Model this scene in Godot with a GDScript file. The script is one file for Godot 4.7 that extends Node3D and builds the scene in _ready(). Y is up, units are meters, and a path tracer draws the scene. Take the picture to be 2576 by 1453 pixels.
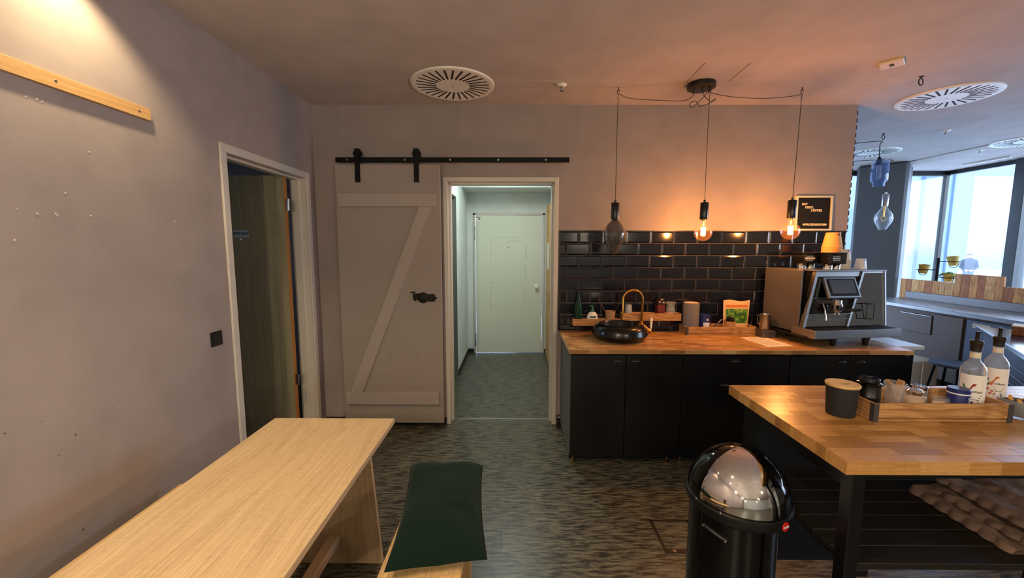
extends Node3D
# A café corner: taupe walls, a barn door, a tiled coffee counter, an island, daylight from the windows on the right.
# Metres, y up. The camera stands at the origin of x and z and looks along -z.

const BACK := -3.446      # back wall
const LEFT := -1.686      # left wall
const CEIL := 2.742
const WALL_END := 2.815   # the back wall stops here; the bar lies beyond
const HC := 0.8535        # wall counter
const HI := 0.95          # island

var M := {}
var count := {}
var rng := RandomNumberGenerator.new()

func _ready():
	rng.seed = 20
	set_camera_and_light()
	make_materials()
	build_shell()
	build_doors()
	build_ceiling_things()
	build_tiles()
	build_counter()
	build_counter_things()
	build_coffee_machine()
	build_pendants()
	build_island()
	build_island_things()
	build_bin()
	build_seating()
	build_bar()
	build_outside()

func set_camera_and_light():
	var cam := Camera3D.new()
	cam.name = "camera"
	cam.fov = rad_to_deg(2.0 * atan(726.5 / 1007.9))
	cam.position = Vector3(0, 1.583, 0)
	cam.rotation = Vector3(-0.1061, 0.0061, 0.0017)
	cam.near = 0.02
	cam.far = 300.0
	add_child(cam)
	cam.current = true
	var env := Environment.new()
	env.background_mode = Environment.BG_SKY
	var sky := Sky.new()
	var sm := ProceduralSkyMaterial.new()
	sm.sky_top_color = Color(0.68, 0.80, 0.97)
	sm.sky_horizon_color = Color(0.85, 0.92, 1.0)
	sm.sky_curve = 0.2
	sm.ground_bottom_color = Color(0.45, 0.47, 0.5)
	sm.ground_horizon_color = Color(0.70, 0.76, 0.82)
	sm.sky_energy_multiplier = 1.0
	sky.sky_material = sm
	env.sky = sky
	env.background_energy_multiplier = 11.0
	env.tonemap_mode = Environment.TONE_MAPPER_LINEAR
	env.tonemap_exposure = 1.0
	env.sdfgi_enabled = true
	env.ssao_enabled = true
	env.ssil_enabled = true
	var we := WorldEnvironment.new()
	we.name = "world_environment"
	we.environment = env
	add_child(we)

# ---------------------------------------------------------------- mesh building
class MB:
	var st := SurfaceTool.new()
	var xf := Transform3D()
	var grain := 0
	var uvo := Vector2.ZERO
	var g := 100
	func _init():
		st.begin(Mesh.PRIMITIVE_TRIANGLES)
	func v(p: Vector3, uv: Vector2):
		st.set_uv(uv)
		st.add_vertex(xf * p)
	func tri(a: Vector3, b: Vector3, c: Vector3, ua := Vector2.ZERO, ub := Vector2.ZERO, uc := Vector2.ZERO, sg := -1):
		st.set_smooth_group(sg)
		v(a, ua); v(c, uc); v(b, ub)
	func quad(a: Vector3, b: Vector3, c: Vector3, d: Vector3, ua := Vector2.ZERO, ub := Vector2.ZERO, uc := Vector2.ZERO, ud := Vector2.ZERO, sg := -1):
		tri(a, b, c, ua, ub, uc, sg)
		tri(a, c, d, ua, uc, ud, sg)
	func uvp(p: Vector3, ax: int) -> Vector2:
		var r: Vector2
		if ax == grain:
			r = Vector2(p[(ax + 1) % 3], p[(ax + 2) % 3])
		else:
			r = Vector2(p[grain], p[3 - ax - grain])
		return r + uvo
	func face(pts: Array):
		# a flat convex polygon, counter-clockwise from outside, mapped in metres
		var n: Vector3 = (pts[1] - pts[0]).cross(pts[2] - pts[0]).abs()
		var ax := 0
		if n.y >= n.x and n.y >= n.z: ax = 1
		elif n.z >= n.x and n.z >= n.y: ax = 2
		for i in range(1, pts.size() - 1):
			tri(pts[0], pts[i], pts[i + 1], uvp(pts[0], ax), uvp(pts[i], ax), uvp(pts[i + 1], ax))
	func box(c: Vector3, s: Vector3, b := 0.0):
		# a box round c; b is the chamfer of its edges
		var h := s / 2.0
		if b <= 0.0:
			for ax in 3:
				for sg in [-1.0, 1.0]:
					var u := (ax + 1) % 3
					var w := (ax + 2) % 3
					var q := []
					for k in [[-1, -1], [1, -1], [1, 1], [-1, 1]]:
						var p := Vector3.ZERO
						p[ax] = sg * h[ax]
						p[u] = k[0] * h[u] * sg
						p[w] = k[1] * h[w]
						q.append(c + p)
					face(q)
			return
		b = minf(b, minf(h.x, minf(h.y, h.z)) * 0.9)
		for ax in 3:
			var u := (ax + 1) % 3
			var w := (ax + 2) % 3
			for sg in [-1.0, 1.0]:
				var q := []
				for k in [[-1, -1], [1, -1], [1, 1], [-1, 1]]:
					var p := Vector3.ZERO
					p[ax] = sg * h[ax]
					p[u] = k[0] * (h[u] - b) * sg
					p[w] = k[1] * (h[w] - b)
					q.append(c + p)
				face(q)
			# the four chamfers that run along ax
			for su in [-1.0, 1.0]:
				for sw in [-1.0, 1.0]:
					var a := Vector3.ZERO
					var d := Vector3.ZERO
					a[u] = su * h[u]; a[w] = sw * (h[w] - b)
					d[u] = su * (h[u] - b); d[w] = sw * h[w]
					var lo := Vector3.ZERO
					lo[ax] = h[ax] - b
					var q2 := [c + a - lo, c + a + lo, c + d + lo, c + d - lo]
					var n: Vector3 = (q2[1] - q2[0]).cross(q2[2] - q2[0])
					var o := Vector3.ZERO
					o[u] = su; o[w] = sw
					if n.dot(o) < 0: q2.reverse()
					face(q2)
		for sx in [-1.0, 1.0]:
			for sy in [-1.0, 1.0]:
				for sz in [-1.0, 1.0]:
					var t := [c + Vector3(sx * h.x, sy * (h.y - b), sz * (h.z - b)), c + Vector3(sx * (h.x - b), sy * h.y, sz * (h.z - b)), c + Vector3(sx * (h.x - b), sy * (h.y - b), sz * h.z)]
					if (t[1] - t[0]).cross(t[2] - t[0]).dot(Vector3(sx, sy, sz)) < 0: t.reverse()
					face(t)
	func lathe(prof: Array, seg := 24, o := Vector3.ZERO, a0 := 0.0, a1 := TAU, crease := 35.0):
		# prof: Vector2(radius, height) from the bottom up the outside; sharp bends stay sharp
		g += 1
		var total := 0.0
		for i in prof.size() - 1: total += prof[i].distance_to(prof[i + 1])
		var l := 0.0
		for i in prof.size() - 1:
			var p: Vector2 = prof[i]
			var q: Vector2 = prof[i + 1]
			if p.distance_to(q) < 1e-6: continue
			if i > 0 and absf(rad_to_deg((p - prof[i - 1]).angle_to(q - p))) > crease: g += 1
			var l2 := l + p.distance_to(q)
			for k in seg:
				var s := a0 + (a1 - a0) * k / seg
				var e := a0 + (a1 - a0) * (k + 1) / seg
				if k + 1 == seg and a1 - a0 > TAU - 0.001: e = a0
				var ps := o + Vector3(p.x * cos(s), p.y, p.x * sin(s))
				var pe := o + Vector3(p.x * cos(e), p.y, p.x * sin(e))
				var qs := o + Vector3(q.x * cos(s), q.y, q.x * sin(s))
				var qe := o + Vector3(q.x * cos(e), q.y, q.x * sin(e))
				var us := 1.0 - float(k) / seg
				var ue := 1.0 - float(k + 1) / seg
				var vp := 1.0 - l / total
				var vq := 1.0 - l2 / total
				if p.x > 1e-6: tri(pe, ps, qs if q.x > 1e-6 else qe, Vector2(ue, vp), Vector2(us, vp), Vector2(us, vq), g)
				if q.x > 1e-6: tri(pe if p.x > 1e-6 else ps, qs, qe, Vector2(ue, vp), Vector2(us, vq), Vector2(ue, vq), g)
			l = l2
	func tube(path: Array, r, seg := 8, closed := false):
		# r: one radius, or one for each point
		g += 1
		var n := path.size()
		var rings := []
		var up := Vector3.ZERO
		for i in n:
			var d: Vector3
			if closed: d = path[(i + 1) % n] - path[(i - 1 + n) % n]
			else: d = path[mini(i + 1, n - 1)] - path[maxi(i - 1, 0)]
			d = d.normalized()
			if i == 0:
				up = d.cross(Vector3.UP if absf(d.y) < 0.9 else Vector3.RIGHT).normalized()
			else:
				up = (up - d * up.dot(d)).normalized()
			var side := d.cross(up)
			var rr: float = r[i] if r is Array else r
			var ring := []
			for k in seg:
				var a := TAU * k / seg
				ring.append(path[i] + (up * cos(a) + side * sin(a)) * rr)
			rings.append(ring)
		var len := 0.0
		for i in (n if closed else n - 1):
			var A: Array = rings[i]
			var B: Array = rings[(i + 1) % n]
			var l2: float = len + path[i].distance_to(path[(i + 1) % n])
			for k in seg:
				var k2 := (k + 1) % seg
				quad(A[k], A[k2], B[k2], B[k], Vector2(len, float(k) / seg) + uvo, Vector2(len, float(k + 1) / seg) + uvo, Vector2(l2, float(k + 1) / seg) + uvo, Vector2(l2, float(k) / seg) + uvo, g)
			len = l2
		if not closed:
			for k in range(1, seg - 1):
				tri(rings[0][0], rings[0][k + 1], rings[0][k])
				tri(rings[n - 1][0], rings[n - 1][k], rings[n - 1][k + 1])
	func prism(poly: Array, z0: float, z1: float):
		# an outline in x and y, pushed from z0 to z1
		var pts := PackedVector2Array(poly)
		if Geometry2D.is_polygon_clockwise(pts): pts.reverse()
		var ix := Geometry2D.triangulate_polygon(pts)
		for i in range(0, ix.size(), 3):
			var t := [pts[ix[i]], pts[ix[i + 1]], pts[ix[i + 2]]]
			if (t[1] - t[0]).cross(t[2] - t[0]) < 0: t.reverse()
			face([Vector3(t[0].x, t[0].y, z1), Vector3(t[1].x, t[1].y, z1), Vector3(t[2].x, t[2].y, z1)])
			face([Vector3(t[2].x, t[2].y, z0), Vector3(t[1].x, t[1].y, z0), Vector3(t[0].x, t[0].y, z0)])
		for i in pts.size():
			var a := pts[i]
			var b := pts[(i + 1) % pts.size()]
			face([Vector3(a.x, a.y, z0), Vector3(b.x, b.y, z0), Vector3(b.x, b.y, z1), Vector3(a.x, a.y, z1)])
	func grid(f: Callable, nu: int, nv: int, flip := false):
		# f(u, v) with both from 0 to 1 gives a point; u runs right and v up as seen from outside
		g += 1
		var p := []
		for j in nv + 1:
			var row := []
			for i in nu + 1: row.append(f.call(float(i) / nu, float(j) / nv))
			p.append(row)
		for j in nv:
			for i in nu:
				var a := Vector2(float(i) / nu, 1.0 - float(j) / nv)
				var b := Vector2(float(i + 1) / nu, 1.0 - float(j + 1) / nv)
				if flip: quad(p[j][i], p[j + 1][i], p[j + 1][i + 1], p[j][i + 1], a, Vector2(a.x, b.y), b, Vector2(b.x, a.y), g)
				else: quad(p[j][i], p[j][i + 1], p[j + 1][i + 1], p[j + 1][i], a, Vector2(b.x, a.y), b, Vector2(a.x, b.y), g)
	func done() -> ArrayMesh:
		st.generate_normals()
		return st.commit()

func mb(at := Vector3.ZERO, turn := 0.0) -> MB:
	var m := MB.new()
	m.xf = Transform3D(Basis(Vector3.UP, turn), at)
	return m

# ---------------------------------------------------------------- objects
func numbered(n: String) -> String:
	var k: int = count.get(n, 0)
	count[n] = k + 1
	return n if k == 0 else "%s_%03d" % [n, k]

func tag(o: Node, label: String, category := "", group := "", kind := ""):
	if label: o.set_meta("label", label)
	if category: o.set_meta("category", category)
	if group: o.set_meta("group", group)
	if kind: o.set_meta("kind", kind)

func thing(called: String, label: String, category: String, at := Vector3.ZERO, turn := 0.0, group := "", kind := "") -> Node3D:
	var o := Node3D.new()
	o.name = numbered(called)
	add_child(o)
	o.position = at
	o.rotation.y = turn
	tag(o, label, category, group, kind)
	return o

func put(m, called: String, material, parent: Node) -> MeshInstance3D:
	var o := MeshInstance3D.new()
	o.mesh = m.done() if m is MB else m
	o.material_override = M[material] if material is String else material
	o.name = called
	o.cast_shadow = GeometryInstance3D.SHADOW_CASTING_SETTING_ON
	parent.add_child(o, true)
	return o

func solo(m, called: String, material, label: String, category: String, at := Vector3.ZERO, turn := 0.0, group := "", kind := "") -> MeshInstance3D:
	var o := put(m, numbered(called), material, self)
	o.position = at
	o.rotation.y = turn
	tag(o, label, category, group, kind)
	return o

func copy(src: Node3D, at: Vector3, turn := 0.0, label := "", base := "") -> Node3D:
	var o: Node3D = src.duplicate()
	o.name = numbered(base if base else String(src.name))
	add_child(o)
	o.position = at
	o.rotation.y = turn
	if label: o.set_meta("label", label)
	return o

func text_mesh(s: String, height: float, depth: float, bold := false) -> TextMesh:
	var f := SystemFont.new()
	f.font_names = PackedStringArray(["Droid Sans"])
	if bold: f.font_weight = 700
	var t := TextMesh.new()
	t.text = s
	t.font = f
	t.font_size = 64
	t.pixel_size = height / 46.0
	t.depth = depth
	t.curve_step = 4.0
	return t

func bent_text(s: String, height: float, radius: float, depth := 0.0006) -> ArrayMesh:
	# lettering wrapped round an upright cylinder, read from +z
	var t := text_mesh(s, height, depth)
	var a := t.get_mesh_arrays()
	var vs: PackedVector3Array = a[Mesh.ARRAY_VERTEX]
	var ix = a[Mesh.ARRAY_INDEX]
	var st := SurfaceTool.new()
	st.begin(Mesh.PRIMITIVE_TRIANGLES)
	st.set_smooth_group(-1)
	var order: PackedInt32Array = ix if ix != null else PackedInt32Array(range(vs.size()))
	for i in order:
		var p := vs[i]
		var an := p.x / radius
		var r := radius + p.z + depth * 0.5
		st.add_vertex(Vector3(sin(an) * r, p.y, cos(an) * r))
	st.generate_normals()
	return st.commit()

func arc(c: Vector3, r: float, a0: float, a1: float, n: int, u := Vector3.RIGHT, w := Vector3.UP) -> Array:
	var p := []
	for i in n + 1:
		var a := a0 + (a1 - a0) * i / n
		p.append(c + u * cos(a) * r + w * sin(a) * r)
	return p

func smooth_path(pts: Array, n := 6) -> Array:
	var c := Curve3D.new()
	for i in pts.size():
		var t: Vector3 = (pts[mini(i + 1, pts.size() - 1)] - pts[maxi(i - 1, 0)]) / 6.0
		c.add_point(pts[i], -t, t)
	var out := []
	for i in pts.size() - 1:
		for k in n: out.append(c.sample(i, float(k) / n))
	out.append(pts[-1])
	return out

func at_mesh(m, pos: Vector3, called: String, material, parent: Node) -> MeshInstance3D:
	var o := put(m, called, material, parent)
	o.position = pos
	return o

# ---------------------------------------------------------------- materials
func mat(called: String, c: Color, rough := 0.8, metal := 0.0, spec := 0.5) -> StandardMaterial3D:
	var m := StandardMaterial3D.new()
	m.resource_name = called
	m.albedo_color = c
	m.roughness = rough
	m.metallic = metal
	m.metallic_specular = spec
	M[called] = m
	return m

func glass(called: String, c: Color, rough := 0.0) -> StandardMaterial3D:
	var m := mat(called, c, rough)
	m.transparency = BaseMaterial3D.TRANSPARENCY_ALPHA
	return m

func glow(called: String, c: Color, energy: float) -> StandardMaterial3D:
	var m := mat(called, c, 0.5)
	m.emission_enabled = true
	m.emission = c
	m.emission_energy_multiplier = energy
	return m

func noise(seed_: int, freq: float, type := FastNoiseLite.TYPE_SIMPLEX_SMOOTH, oct := 4) -> FastNoiseLite:
	var n := FastNoiseLite.new()
	n.seed = seed_
	n.noise_type = type
	n.frequency = freq
	n.fractal_octaves = oct
	return n

func noise_tex(n: FastNoiseLite, w: int, h: int, stops: Array, as_normal := false, strength := 4.0) -> NoiseTexture2D:
	var t := NoiseTexture2D.new()
	t.width = w
	t.height = h
	t.seamless = true
	t.noise = n
	t.normalize = true
	if as_normal:
		t.as_normal_map = true
		t.bump_strength = strength
	elif stops:
		var gr := Gradient.new()
		gr.offsets = PackedFloat32Array(stops.map(func(s): return s[0]))
		gr.colors = PackedColorArray(stops.map(func(s): return s[1]))
		t.color_ramp = gr
	return t

func grain_image(w: int, h: int, lw: float, lh: float, light: Color, dark: Color, seed_: int, saw := 0.0, rings := 3.4, fig := 0.30, sway := 6.0) -> ImageTexture:
	# board figure: streaks, growth rings and pores along x; lw and lh are the size it covers in metres
	var im := Image.create(w, h, false, Image.FORMAT_RGB8)
	var a := noise(seed_, 1.0, FastNoiseLite.TYPE_SIMPLEX_SMOOTH, 3)
	var b := noise(seed_ + 1, 1.0, FastNoiseLite.TYPE_SIMPLEX, 2)
	for y in h:
		var my := lh * y / h
		for x in w:
			var mx := lw * x / w
			var bend := a.get_noise_2d(mx * 1.1, my * 3.0)
			var ring := 0.5 + 0.5 * sin((my * 11.0 + bend * rings) * TAU)
			var streak := 0.5 + 0.5 * b.get_noise_2d(mx * 1.6, my * 110.0 + bend * sway)
			var pore := b.get_noise_2d(mx * 16.0 + 40.0, my * 420.0)
			var t := fig * pow(ring, 2.0) + 0.62 * streak + 0.10 * a.get_noise_2d(mx * 0.6 + 9.0, my * 9.0)
			if pore > 0.38: t += 0.22
			if saw > 0.0: t += saw * maxf(0.0, b.get_noise_2d(mx * 60.0, my * 5.0 + 70.0) - 0.25)
			im.set_pixel(x, y, light.lerp(dark, clampf(t, 0.0, 1.0)))
	return ImageTexture.create_from_image(im)

func stave_image(w: int, h: int, lw: float, lh: float, row: float, tones: Array, seed_: int) -> ImageTexture:
	# butcher block seen from afar: short staves of several tones
	var im := Image.create(w, h, false, Image.FORMAT_RGB8)
	var b := noise(seed_, 1.0, FastNoiseLite.TYPE_SIMPLEX, 2)
	var r := RandomNumberGenerator.new()
	r.seed = seed_
	var rows := int(round(lh / row))
	for j in rows:
		var x0 := 0
		while x0 < w:
			var x1 := mini(w, x0 + int(r.randf_range(0.05, 0.2) / lw * w))
			var c: Color = tones[r.randi() % tones.size()]
			c = c.lerp(tones[r.randi() % tones.size()], r.randf() * 0.5)
			for y in range(j * h / rows, (j + 1) * h / rows):
				for x in range(x0, x1):
					var n := b.get_noise_2d(x * lw / w * 14.0 + j * 7.0, y * lh / h * 260.0)
					im.set_pixel(x, y, c.darkened(0.09 + 0.09 * n))
			x0 = x1
	return ImageTexture.create_from_image(im)

func wood(called: String, tex: Texture2D, tint: Color, lw: float, lh: float, rough: float, relief := 0.006) -> StandardMaterial3D:
	var m := mat(called, tint, rough)
	m.albedo_texture = tex
	m.uv1_scale = Vector3(1.0 / lw, 1.0 / lh, 1.0)
	if relief > 0.0:
		m.heightmap_enabled = true
		m.heightmap_texture = tex
		m.heightmap_scale = relief
	return m

func tri_noise(m: StandardMaterial3D, tex: Texture2D, scale: Vector3):
	m.albedo_texture = tex
	m.uv1_triplanar = true
	m.uv1_world_triplanar = true
	m.uv1_scale = scale

func plaster(called: String, c: Color, rough := 0.9):
	# roller-coated emulsion with patches of slightly different tone
	var m := mat(called, c, rough, 0.0, 0.35)
	tri_noise(m, noise_tex(noise(5, 0.006, FastNoiseLite.TYPE_SIMPLEX_SMOOTH, 5), 512, 512, [[0.0, Color(0.93, 0.93, 0.93)], [0.5, Color(0.97, 0.97, 0.97)], [1.0, Color(1, 1, 1)]]), Vector3.ONE * 1.0)
	m.normal_enabled = true
	m.normal_texture = M.plaster_relief
	m.normal_scale = 0.12

func make_materials():
	M.plaster_relief = noise_tex(noise(8, 0.16, FastNoiseLite.TYPE_SIMPLEX_SMOOTH, 3), 1024, 1024, [], true, 3.0)
	plaster("taupe_paint", Color(0.605, 0.56, 0.54))
	plaster("ceiling_paint", Color(0.755, 0.715, 0.69))
	plaster("white_paint", Color(0.86, 0.88, 0.87))
	# streaky marbled lino
	var lino_noise := noise(31, 0.014, FastNoiseLite.TYPE_SIMPLEX_SMOOTH, 6)
	lino_noise.fractal_gain = 0.70
	lino_noise.domain_warp_enabled = true
	lino_noise.domain_warp_amplitude = 14.0
	lino_noise.domain_warp_frequency = 0.012
	var lino_tex := noise_tex(lino_noise, 1024, 2048, [[0.0, Color(0.09, 0.08, 0.065)], [0.34, Color(0.17, 0.152, 0.122)], [0.44, Color(0.28, 0.255, 0.205)], [0.53, Color(0.39, 0.36, 0.295)], [0.60, Color(0.33, 0.31, 0.26)], [0.68, Color(0.48, 0.44, 0.35)], [0.78, Color(0.38, 0.35, 0.295)], [1.0, Color(0.63, 0.57, 0.46)]])
	var lino := mat("lino", Color(0.94, 0.98, 1.0), 0.34, 0.0, 0.5)
	tri_noise(lino, lino_tex, Vector3(0.46, 1.0, 1.6))
	lino.normal_enabled = true
	lino.normal_texture = M.plaster_relief
	lino.normal_scale = 0.05
	mat("lino_base", Color(0.12, 0.11, 0.10), 0.6)
	# woods
	var oak := grain_image(1024, 512, 1.8, 0.62, Color(0.87, 0.795, 0.665), Color(0.70, 0.605, 0.465), 3, 0.22, 0.9, 0.12, 2.0)
	wood("sonoma_oak", oak, Color(0.93, 0.895, 0.845), 1.8, 0.62, 0.5)
	wood("sonoma_oak_edge", oak, Color(0.93, 0.90, 0.85), 1.8, 0.62, 0.55)
	wood("bench_beech", oak, Color(1.0, 0.92, 0.78), 1.8, 0.62, 0.5)
	var rustic := grain_image(768, 384, 0.8, 0.2, Color(0.93, 0.87, 0.77), Color(0.60, 0.48, 0.36), 11)
	wood("crate_wood", rustic, Color(0.86, 0.72, 0.53), 0.8, 0.2, 0.75, 0.05)
	wood("crate_wood_dark", rustic, Color(0.56, 0.42, 0.31), 0.8, 0.2, 0.75, 0.05)
	wood("pine", rustic, Color(0.95, 0.76, 0.52), 0.8, 0.2, 0.6)
	wood("pine_pale", rustic, Color(1.0, 0.86, 0.64), 0.8, 0.2, 0.6)
	wood("pine_red", rustic, Color(0.80, 0.56, 0.38), 0.8, 0.2, 0.6)
	wood("door_veneer", oak, Color(0.70, 0.745, 0.735), 3.4, 1.2, 0.5, 0.0)
	wood("door_edge", oak, Color(0.84, 0.63, 0.36), 2.6, 0.8, 0.5, 0.0)
	wood("stained_black", rustic, Color(0.13, 0.125, 0.125), 0.8, 0.2, 0.5, 0.05)
	wood("painted_brace", rustic, Color(0.645, 0.60, 0.57), 3.0, 0.9, 0.75, 0.03)
	M.painted_brace.albedo_texture = null
	wood("painted_board", rustic, Color(0.60, 0.555, 0.525), 3.0, 0.9, 0.75, 0.03)
	M.painted_board.albedo_texture = null
	wood("batten", oak, Color(0.94, 0.83, 0.66), 1.8, 0.62, 0.6)
	var tones := [Color(0.90, 0.745, 0.53), Color(0.82, 0.67, 0.455), Color(0.94, 0.81, 0.61), Color(0.77, 0.615, 0.41), Color(0.88, 0.75, 0.56)]
	for i in tones.size():
		wood("stave_%d" % i, oak, tones[i], 1.8, 0.62, 0.28, 0.001)
	tones = [Color(0.78, 0.60, 0.38), Color(0.70, 0.51, 0.30), Color(0.86, 0.70, 0.47), Color(0.62, 0.44, 0.26), Color(0.80, 0.63, 0.41)]
	wood("worktop", stave_image(1024, 512, 1.3, 0.66, 0.041, tones, 5), Color(1, 1, 1), 1.3, 0.66, 0.28, 0.0)
	# paints, plastics, metals
	mat("frame_paint", Color(0.76, 0.735, 0.69), 0.45)
	mat("door_steel", Color(0.80, 0.815, 0.755), 0.45)
	mat("jamb_grey", Color(0.42, 0.43, 0.41), 0.6)
	mat("black_iron", Color(0.025, 0.025, 0.028), 0.55, 0.0, 0.3)
	mat("rust_iron", Color(0.10, 0.075, 0.055), 0.65, 0.4)
	mat("black_plastic", Color(0.06, 0.06, 0.065), 0.35)
	mat("black_gloss", Color(0.03, 0.03, 0.033), 0.08)
	mat("black_front", Color(0.035, 0.036, 0.045), 0.36)
	mat("carcass_grey", Color(0.36, 0.355, 0.34), 0.6)
	mat("navy_front", Color(0.055, 0.07, 0.11), 0.42)
	mat("tile_glaze", Color(0.06, 0.075, 0.125), 0.10, 0.0, 0.55)
	mat("grout", Color(0.50, 0.44, 0.39), 0.9)
	mat("chrome", Color(0.92, 0.92, 0.92), 0.045, 1.0)
	mat("steel", Color(0.62, 0.62, 0.62), 0.28, 1.0)
	mat("steel_brushed", Color(0.60, 0.61, 0.62), 0.38, 1.0)
	mat("steel_dark", Color(0.40, 0.40, 0.41), 0.4, 0.8)
	mat("panel_beige", Color(0.40, 0.38, 0.375), 0.38, 0.3)
	mat("polished_steel", Color(0.52, 0.54, 0.56), 0.05, 1.0)
	mat("pewter", Color(0.22, 0.22, 0.23), 0.3, 0.6)
	mat("galvanised", Color(0.36, 0.36, 0.37), 0.5, 0.7)
	mat("brass", Color(0.78, 0.60, 0.30), 0.22, 1.0)
	mat("leg_brass", Color(0.62, 0.52, 0.36), 0.35, 1.0)
	mat("vent_white", Color(0.93, 0.92, 0.88), 0.4)
	mat("vent_black", Color(0.012, 0.012, 0.012), 0.9)
	mat("white_plastic", Color(0.90, 0.89, 0.86), 0.35)
	mat("cream_plastic", Color(0.86, 0.79, 0.68), 0.4)
	mat("porcelain", Color(0.93, 0.93, 0.91), 0.12)
	mat("cable_black", Color(0.045, 0.04, 0.045), 0.75)
	mat("lampholder", Color(0.05, 0.055, 0.065), 0.28)
	glass("bulb_amber", Color(1.0, 0.70, 0.36, 0.005))
	glass("bulb_smoke", Color(0.40, 0.375, 0.36, 0.55), 0.02)
	M.bulb_smoke.metallic = 0.45
	glass("bulb_clear", Color(0.85, 0.92, 1.0, 0.10))
	glass("glass_blue", Color(0.30, 0.50, 0.80, 0.35))
	glass("glass_clear", Color(0.90, 0.95, 0.97, 0.12))
	glass("glass_green", Color(0.05, 0.22, 0.13, 0.72))
	glass("window_glass", Color(0.88, 0.93, 0.97, 0.04))
	glass("hopper_smoke", Color(0.06, 0.06, 0.07, 0.72))
	glass("clear_plastic", Color(0.80, 0.82, 0.85, 0.30), 0.12)
	glow("filament", Color(1.0, 0.74, 0.38), 40.0)
	glow("room_bulb", Color(1.0, 0.86, 0.66), 8.0)
	glow("lamp_disc", Color(1.0, 0.86, 0.66), 6.0)
	glow("hall_tube", Color(0.93, 1.0, 0.96), 5.0)
	mat("velvet", Color(0.06, 0.125, 0.10), 0.95, 0.0, 0.2)
	M.velvet.rim_enabled = true
	M.velvet.rim = 0.55
	M.velvet.rim_tint = 0.6
	# small goods
	mat("paper", Color(0.90, 0.88, 0.84), 0.8)
	mat("kraft", Color(0.72, 0.55, 0.38), 0.85)
	mat("kraft_cup", Color(0.86, 0.60, 0.34), 0.7)
	mat("print_grey", Color(0.30, 0.29, 0.30), 0.8)
	mat("print_red", Color(0.45, 0.12, 0.10), 0.7)
	mat("carton_red", Color(0.40, 0.13, 0.12), 0.6)
	mat("carton_dark", Color(0.16, 0.075, 0.08), 0.6)
	mat("letter_cream", Color(0.93, 0.84, 0.68), 0.6)
	mat("felt_black", Color(0.035, 0.035, 0.04), 0.95)
	mat("sign_frame", Color(0.80, 0.79, 0.68), 0.6)
	mat("sticker_blue", Color(0.66, 0.76, 0.82), 0.5)
	mat("sticker_text", Color(0.10, 0.14, 0.22), 0.5)
	mat("speaker_cloth", Color(0.52, 0.52, 0.53), 0.95)
	tri_noise(M.speaker_cloth, noise_tex(noise(77, 0.3, FastNoiseLite.TYPE_CELLULAR, 1), 256, 256, [[0.0, Color(0.75, 0.75, 0.75)], [1.0, Color(1, 1, 1)]]), Vector3.ONE * 14.0)
	mat("tin_blue", Color(0.10, 0.16, 0.42), 0.35)
	mat("tin_white", Color(0.86, 0.88, 0.92), 0.45)
	mat("soap_green", Color(0.16, 0.42, 0.30), 0.35)
	mat("soap_body", Color(0.90, 0.89, 0.85), 0.3)
	mat("pouch", Color(0.84, 0.72, 0.54), 0.55)
	var pn := noise_tex(noise(51, 0.02), 256, 128, [[0.0, Color(0.05, 0.22, 0.12)], [0.4, Color(0.20, 0.44, 0.14)], [0.7, Color(0.48, 0.60, 0.20)], [1.0, Color(0.66, 0.72, 0.40)]])
	mat("pouch_print", Color(1, 1, 1), 0.5)
	M.pouch_print.albedo_texture = pn
	mat("brown_gloss", Color(0.10, 0.05, 0.035), 0.2)
	mat("basin_black", Color(0.045, 0.045, 0.048), 0.22)
	tri_noise(M.basin_black, noise_tex(noise(61, 0.02), 256, 256, [[0.0, Color(0.55, 0.55, 0.55)], [0.6, Color(1, 1, 1)], [1.0, Color(2.2, 2.1, 2.0).clamp()]]), Vector3.ONE * 5.0)
	mat("charcoal", Color(0.115, 0.115, 0.12), 0.75)
	mat("bamboo", Color(0.80, 0.66, 0.44), 0.55)
	mat("sugar", Color(0.90, 0.78, 0.62), 0.95)
	mat("label_paper", Color(0.86, 0.82, 0.74), 0.7)
	mat("label_white", Color(0.93, 0.91, 0.88), 0.7)
	mat("label_red", Color(0.60, 0.16, 0.14), 0.7)
	mat("label_purple", Color(0.22, 0.12, 0.26), 0.7)
	mat("label_orange", Color(0.78, 0.45, 0.20), 0.7)
	mat("label_green", Color(0.26, 0.38, 0.30), 0.7)
	mat("label_text", Color(0.16, 0.13, 0.12), 0.7)
	mat("syrup", Color(0.16, 0.08, 0.04), 0.1)
	mat("cork_brown", Color(0.12, 0.08, 0.06), 0.5)
	mat("badge_red", Color(0.80, 0.06, 0.06), 0.35)
	mat("napkin", Color(0.44, 0.35, 0.30), 0.9)
	mat("terracotta_yellow", Color(0.66, 0.56, 0.26), 0.7)
	mat("leaf", Color(0.20, 0.42, 0.10), 0.5)
	mat("herbs", Color(0.14, 0.13, 0.05), 0.9)
	mat("lemon", Color(0.85, 0.58, 0.20), 0.6)
	mat("screen_off", Color(0.30, 0.33, 0.38), 0.12)
	mat("column_paint", Color(0.33, 0.35, 0.37), 0.55)
	mat("mullion", Color(0.16, 0.20, 0.22), 0.4)
	mat("mullion_black", Color(0.05, 0.055, 0.06), 0.4)
	mat("facade_pale", Color(0.46, 0.53, 0.60), 0.85)
	mat("facade_grey", Color(0.32, 0.39, 0.48), 0.85)
	mat("facade_dark", Color(0.36, 0.42, 0.50), 0.6)
	mat("pavement", Color(0.80, 0.81, 0.82), 0.85)
	mat("skin", Color(0.76, 0.57, 0.47), 0.6)
	mat("jacket", Color(0.10, 0.12, 0.17), 0.85)
	mat("jeans", Color(0.18, 0.26, 0.40), 0.85)
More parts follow.
